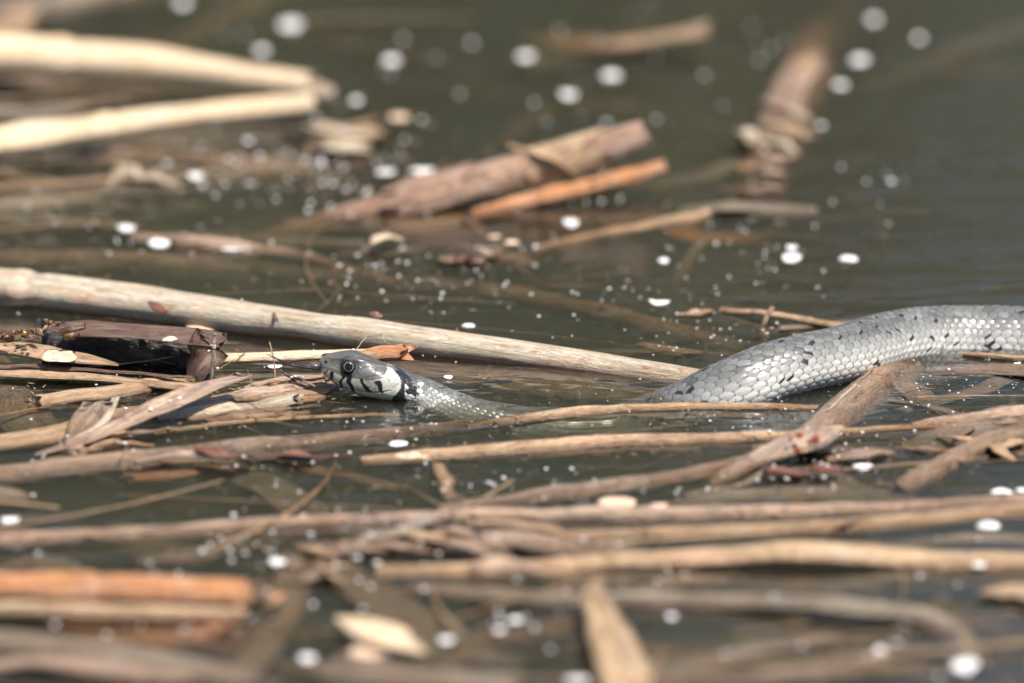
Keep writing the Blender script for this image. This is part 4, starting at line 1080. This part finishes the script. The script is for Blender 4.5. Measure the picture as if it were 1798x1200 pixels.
flake(700, 207, 50, 26, 'cream_flake', 'pinkish flake beside the crumpled tan leaf')

# crumpled leaf litter
def litter(px, py, z, wpx, hpx, mat, label, amp=0.15):
    p = P(px, py, z / 1000); s = mmpx(p)
    n = 22
    u, v = np.meshgrid(np.linspace(-1, 1, n), np.linspace(-1, 1, n))
    x = u * np.sqrt(1 - v * v / 2); y = v * np.sqrt(1 - u * u / 2)
    w = wpx * s / 2
    d = min(hpx * s / 2 / math.sin(ELEV + 0.35), w * 1.2)
    zz = sum(amp / k ** 0.8 * rng.normal() * np.sin(k * (u * rng.normal() + v * rng.normal()) * 1.8 + rng.uniform(0, 6)) for k in (1, 2, 3, 4, 5, 6)) * w
    ang_ = np.arctan2(v, u)
    edge = 1 + np.clip(np.hypot(u, v), 0, 1) ** 2 * sum(0.16 / k ** 0.5 * rng.normal() * np.sin(k * ang_ + rng.uniform(0, 6)) for k in (2, 3, 4, 5, 7, 9))
    G = np.stack([x * w * edge, y * d * edge, zz + 0.35 * y * d], -1)
    nb_ = n * n
    V = np.concatenate([G.reshape(-1, 3), G.reshape(-1, 3) - [0, 0, 0.0003]])
    V[:, 2] -= np.percentile(V[:, 2], 25)
    ii = np.arange(nb_).reshape(n, n)
    F = [tuple(f) for f in np.stack([ii[:-1, :-1], ii[:-1, 1:], ii[1:, 1:], ii[1:, :-1]], -1).reshape(-1, 4).tolist()]
    F += [tuple(i + nb_ for i in f[::-1]) for f in F]
    rim = ii[0].tolist() + ii[1:, -1].tolist() + ii[-1, -2::-1].tolist() + ii[-2:0:-1, 0].tolist()
    F += [(rim[i], rim[i] + nb_, rim[(i + 1) % len(rim)] + nb_, rim[(i + 1) % len(rim)]) for i in range(len(rim))]
    uv = np.stack([x * w * 100, y * 0.8], -1).reshape(-1, 2)
    o = mesh_obj('crumpled_leaf', V, F, M[mat], uv=np.concatenate([uv, uv]))
    o.location = p.tolist()
    return tag(o, label, 'leaf')
tatter('crumpled heap of tan leaf shreds beside the end of the pale V stalks', 580, 248, 40, 18, 2, 10, ('sheath', 'tan', 'cream'), whi=34, lo=60, hi=140, an0=-0.4, spread=0.6)
tatter('pale leaf shreds on dark water below the pale V stalks', 230, 306, 28, 8, 0.5, 6, ('sheath', 'cream'), whi=22)
tatter('pale pinkish leaf shreds behind the upper pale V stalk', 22, 40, 24, 18, 2, 6, ('sheath', 'pink'), whi=34)
tatter('reddish soggy leaf crumbs below the twin cream flakes', 825, 448, 26, 8, 0, 6, ('pink', 'rust', 'brown'), lo=26, hi=60, whi=16)
tatter('ragged brown leaf tuft at the head of the broad brown-grey leaf', 560, 985, 22, 16, 1.5, 8, ('brown', 'pink', 'sheath'), whi=24)
tatter('pale torn tuft at the broken end of the thick orange reed', 440, 1040, 16, 12, 4, 7, ('pink', 'sheath', 'orange'), lo=30, hi=70, whi=20)
tatter('tangle of torn shreds where the mottled stalk meets the pinkish reed', 1745, 770, 50, 22, 0.5, 10, ('brown', 'sheath', 'tan', 'grey'), lo=60, hi=150, an0=-0.3, spread=0.6)
tatter('tangle of wet shreds on the pinkish reed below the pale curved leaf', 760, 950, 70, 16, 0.8, 10, ('brown', 'pink', 'sheath'), lo=80, hi=200, an0=0.1, spread=0.4)
tatter('wet shreds tangled below the tan reed with dark seam', 190, 760, 70, 16, 0.5, 10, ('brown', 'sheath', 'tan', 'cream'), lo=60, hi=150, wlo=4, whi=11, an0=-0.35, spread=0.4)
# algae clump on the husk
al = empty('algae_clump', P(70, 590, 0.006).tolist())
tag(al, 'wet clump of red-brown algae beads on the split husk', 'algae')
for i in range(80):
    x = rng.uniform(-20, 140); y = 590 - 16 * math.exp(-((x - 92) / 30) ** 2) + rng.normal(0, 6)
    p = P(x, y - 2, 0.011 + rng.uniform(0, 0.004)); r = np.exp(rng.uniform(-1.1, 0.5)) * 1e-3
    d = np.array([rng.uniform(-1, 1), rng.uniform(-1, 1), rng.uniform(-0.6, 0.6)]) * r * 1.4
    sweep('lump', None, M[('berry', 'algae', 'husk', 'algae', 'crumb', 'husk')[rng.integers(0, 6)]], al, world=[[*(p - d * 1.2), r * 0.3], [*(p - d * 0.4), r], [*(p + d * 0.5), r * 0.8], [*(p + d * 1.2), r * 0.25]], rows=10, seg=10, wob=0.25, fray=0, crinkle=0.25, ridge=0.1)
sweep('stub', [(105, 584, 15, 12), (125, 578, 17, 14), (147, 572, 18, 14)], M['husk'], al, wob=0.2)
# hair-fine root fibre on the head
fb = recentre(sweep('root_fibre', [(622, 617, 16, 2), (634, 604, 18, 2), (645, 592, 20, 2), (660, 591, 21, 2), (670, 588, 21, 2), (676, 600, 19, 2), (686, 605, 18, 2)], M['cream'], wob=0.5, seg=6, fray=0))
tag(fb, 'curly pale root fibre trailing from the crown of the snake', 'fibre')

# ------------------------------------------------------------------ sunken litter under the surface
def ribbons(name, items, mat, label, cat):
    Vs, Fs, Us = [], [], []
    base = 0
    for (p0, p1, w, bend, z0, z1) in items:
        n = 9
        tq = np.linspace(0, 1, n)[:, None]
        d = p1 - p0; L = np.linalg.norm(d)
        sd = np.array([-d[1], d[0], 0]) / L
        cpt = p0 * (1 - tq) + p1 * tq + sd * (bend * L * np.sin(math.pi * tq)) 
        cpt[:, 2] = (z0 * (1 - tq) + z1 * tq)[:, 0] + rng.normal(0, w * 0.08, n)
        ww = w * (0.75 + 0.25 * np.sin(math.pi * tq)) * (1 + rng.normal(0, 0.08, (n, 1)))
        up_ = np.array([0, 0, 1.0]) * w * 0.3
        tw = rng.uniform(-0.4, 0.4)
        sd2 = sd * math.cos(tw) + np.array([0, 0, 1]) * math.sin(tw)
        ring = [cpt - sd2 * ww, cpt + up_ - sd2 * ww * 0.3, cpt + up_ + sd2 * ww * 0.3, cpt + sd2 * ww, cpt - up_ * 0.6]
        k = len(ring)
        Vs.append(np.stack(ring, 1).reshape(-1, 3))
        off = rng.uniform(0, 50)
        Us.append(np.stack([(tq * L * 100 + off) + np.zeros((1, k)), np.zeros((n, 1)) + np.linspace(0, 1, k)[None] * max(0.15, w / 0.006)], -1).reshape(-1, 2))
        ii = np.arange(n * k).reshape(n, k) + base
        Fs.append(np.stack([ii[:-1], np.roll(ii[:-1], -1, 1), np.roll(ii[1:], -1, 1), ii[1:]], -1).reshape(-1, 4)[:, ::-1])
        base += n * k
    return tag(mesh_obj(name, np.concatenate(Vs), np.concatenate(Fs), mat, uv=np.concatenate(Us)), label, cat, kind='stuff')
def scatter(n, dens, zlo, zhi, wlo, whi, llo, lhi, spread=0.5):
    out = []
    while len(out) < n:
        x, y = rng.uniform(-700, 2500), rng.uniform(-200, 1400)
        if rng.random() > dens(x, y): continue
        an = rng.normal(0, spread) + (math.pi / 2 if rng.random() < 0.12 else 0)
        L = rng.uniform(llo, lhi) / 2
        z = -rng.uniform(zlo, zhi)
        c0 = P(x, y, z); dv = np.array([math.cos(an), math.sin(an), 0]) * L
        out.append((c0 - dv, c0 + dv, rng.uniform(wlo, whi), rng.normal(0, 0.05), z + rng.normal(0, 0.003), z + rng.normal(0, 0.003)))
    return out
def dens(x, y):
    if y > 880: return 0.8 if not (1250 < x and 990 < y < 1060) else 0.1
    if y > 730: return 0.10 if x < 1350 else 0.4
    if x < 620 and y > 540: return 0.6
    if 380 < y <= 540 and x < 1100: return 0.4
    if y <= 380: return (0.20 if x < 700 else 0.08) if x < 1450 else 0.01
    return 0.25 if x > 1150 and y > 620 else 0.12
ribbons('sunken_litter', scatter(330, dens, 0.007, 0.024, 0.002, 0.0065, 0.03, 0.16), M['grey'], 'murky mat of sunken dead reed leaves under the surface', 'litter')
ribbons('sunken_litter', scatter(130, dens, 0.002, 0.007, 0.0007, 0.0030, 0.015, 0.09), M['brown'], 'thin brown leaf shreds hanging just below the surface', 'litter')
ribbons('floating_straws', scatter(230, lambda x, y: dens(x, y) if y > 560 or x < 700 else 0.1, -0.0008, 0.0015, 0.00025, 0.0010, 0.03, 0.16, 0.28), M['tan'], 'thin loose straws afloat among the larger reeds', 'straws')
def dens2(x, y):
    return max(math.exp(-((x - 470) / 130) ** 2 - ((y - 690) / 40) ** 2), 0.8 * math.exp(-((x - 1640) / 110) ** 2 - ((y - 690) / 45) ** 2), 0.5 * math.exp(-((x - 180) / 160) ** 2 - ((y - 740) / 60) ** 2), 0.25 * math.exp(-((x - 1200) / 400) ** 2 - ((y - 800) / 80) ** 2))
fl = scatter(150, dens2, -0.0006, 0.0006, 0.00008, 0.00035, 0.006, 0.035, 0.7)
ribbons('loose_fibres', fl, M['sheath'], 'fine loose plant fibres floating among the reeds and frayed sheaths', 'fibres')

# ------------------------------------------------------------------ specks of foam, painted sun glints and crumbs
def specks(name, centres, mat, label, cat, rlo, rhi, flatz=0.6, long=1.0):
    t_ = (1 + 5 ** .5) / 2
    ico = np.array([(-1, t_, 0), (1, t_, 0), (-1, -t_, 0), (1, -t_, 0), (0, -1, t_), (0, 1, t_), (0, -1, -t_), (0, 1, -t_), (t_, 0, -1), (t_, 0, 1), (-t_, 0, -1), (-t_, 0, 1)])
    ico /= np.linalg.norm(ico[0])
    fi = np.array([(0, 11, 5), (0, 5, 1), (0, 1, 7), (0, 7, 10), (0, 10, 11), (1, 5, 9), (5, 11, 4), (11, 10, 2), (10, 7, 6), (7, 1, 8), (3, 9, 4), (3, 4, 2), (3, 2, 6), (3, 6, 8), (3, 8, 9), (4, 9, 5), (2, 4, 11), (6, 2, 10), (8, 6, 7), (9, 8, 1)])
    Vs, Fs = [], []
    for k, (p, sc) in enumerate(centres):
        r = np.exp(rng.uniform(math.log(rlo), math.log(rhi))) * sc
        q = ico * (1 + rng.normal(0, 0.12, (12, 1))) * np.array([r * rng.uniform(0.8, 1.5), r * rng.uniform(0.8, 1.5), r * flatz])
        if long > 1:
            an = rng.uniform(0, math.pi); q[:, 0] *= rng.uniform(1, long)
            q[:, :2] = q[:, :2] @ np.array([[math.cos(an), math.sin(an)], [-math.sin(an), math.cos(an)]])
        Vs.append(q + p + [0, 0, r * flatz * 0.4]); Fs.append(fi + 12 * k)
    return tag(mesh_obj(name, np.concatenate(Vs), np.concatenate(Fs), M[mat]), label, cat, kind='stuff')
pts = []
def cluster(cx, cy, sx, sy, n, sc=1.0):
    for _ in range(n):
        x, y = rng.normal(cx, sx), rng.normal(cy, sy)
        pts.append((P(x, y, 0), sc))
for a in ((450, 255, 120, 35, 45, 1.7), (560, 330, 90, 40, 45, 1.4), (650, 320, 60, 40, 25, 1.4), (400, 430, 90, 15, 20, 1.1), (700, 490, 90, 25, 45, 0.9), (900, 500, 120, 35, 30, 0.8),
          (1330, 440, 90, 30, 28, 0.9), (1200, 520, 80, 25, 30, 0.7), (1250, 590, 70, 30, 35, 0.6), (150, 555, 120, 14, 22, 0.8), (1700, 670, 90, 30, 55, 0.6), (1250, 720, 160, 20, 45, 0.6), (800, 745, 120, 18, 40, 0.55),
          (1400, 790, 60, 25, 28, 0.8), (1520, 770, 60, 15, 16, 0.8), (900, 850, 120, 20, 40, 0.8), (1100, 870, 120, 18, 30, 0.9), (600, 880, 90, 20, 14, 0.7), (720, 915, 60, 10, 18, 1.0), (450, 960, 60, 40, 26, 1.2), (600, 1000, 60, 50, 20, 1.4),
          (300, 1060, 130, 30, 18, 1.5), (950, 1060, 120, 50, 22, 1.3), (300, 780, 90, 15, 20, 0.6), (1380, 200, 60, 90, 26, 1.9), (1000, 330, 60, 60, 18, 1.3), (800, 120, 300, 70, 26, 1.6), (200, 200, 150, 60, 16, 1.7), (1550, 310, 25, 10, 5, 1.5), (80, 380, 80, 25, 14, 1.3), (1600, 1000, 120, 90, 12, 1.2), (900, 600, 500, 60, 60, 0.5)):
    cluster(*a)
for _ in range(560):  # white specks along the reeds stand in for glinting water drops
    c, w, mt_ = AXES[rng.integers(0, len(AXES))]
    k = rng.integers(0, len(c)); side_ = rng.normal(0, 0.8) if rng.random() < 0.45 else -rng.uniform(1.05, 1.9)
    q = c[k] + np.array([rng.normal(0, 0.0015), side_ * w[k], 0])
    q[2] = max(0.0, c[k][2] + w[k] * math.sqrt(max(0, 1 - min(1, side_ ** 2)))) if abs(side_) < 1 else 0.0
    pts.append((q, 0.7 + 0.5 * abs(q[1]) / 0.4))
specks('foam_glint_specks', pts, 'white', 'tiny white specks of foam and sun glints scattered over the water', 'foam', 0.0002, 0.0008)  # foam, with sun glints put in as plain white colour
pts = []
for a in ((250, 690, 160, 40, 160, 1), (900, 780, 400, 60, 160, 1), (1500, 760, 150, 60, 120, 1), (500, 480, 300, 60, 120, 1.1), (900, 980, 400, 90, 130, 1.2), (600, 300, 250, 60, 90, 1.5)):
    cluster(*a)
specks('plant_crumbs', pts, 'crumb', 'fine brown plant crumbs drifting among the reeds', 'debris', 0.00018, 0.0005, 0.4, long=4)

for o in bpy.data.objects:
    if '_w' in o: del o['_w']
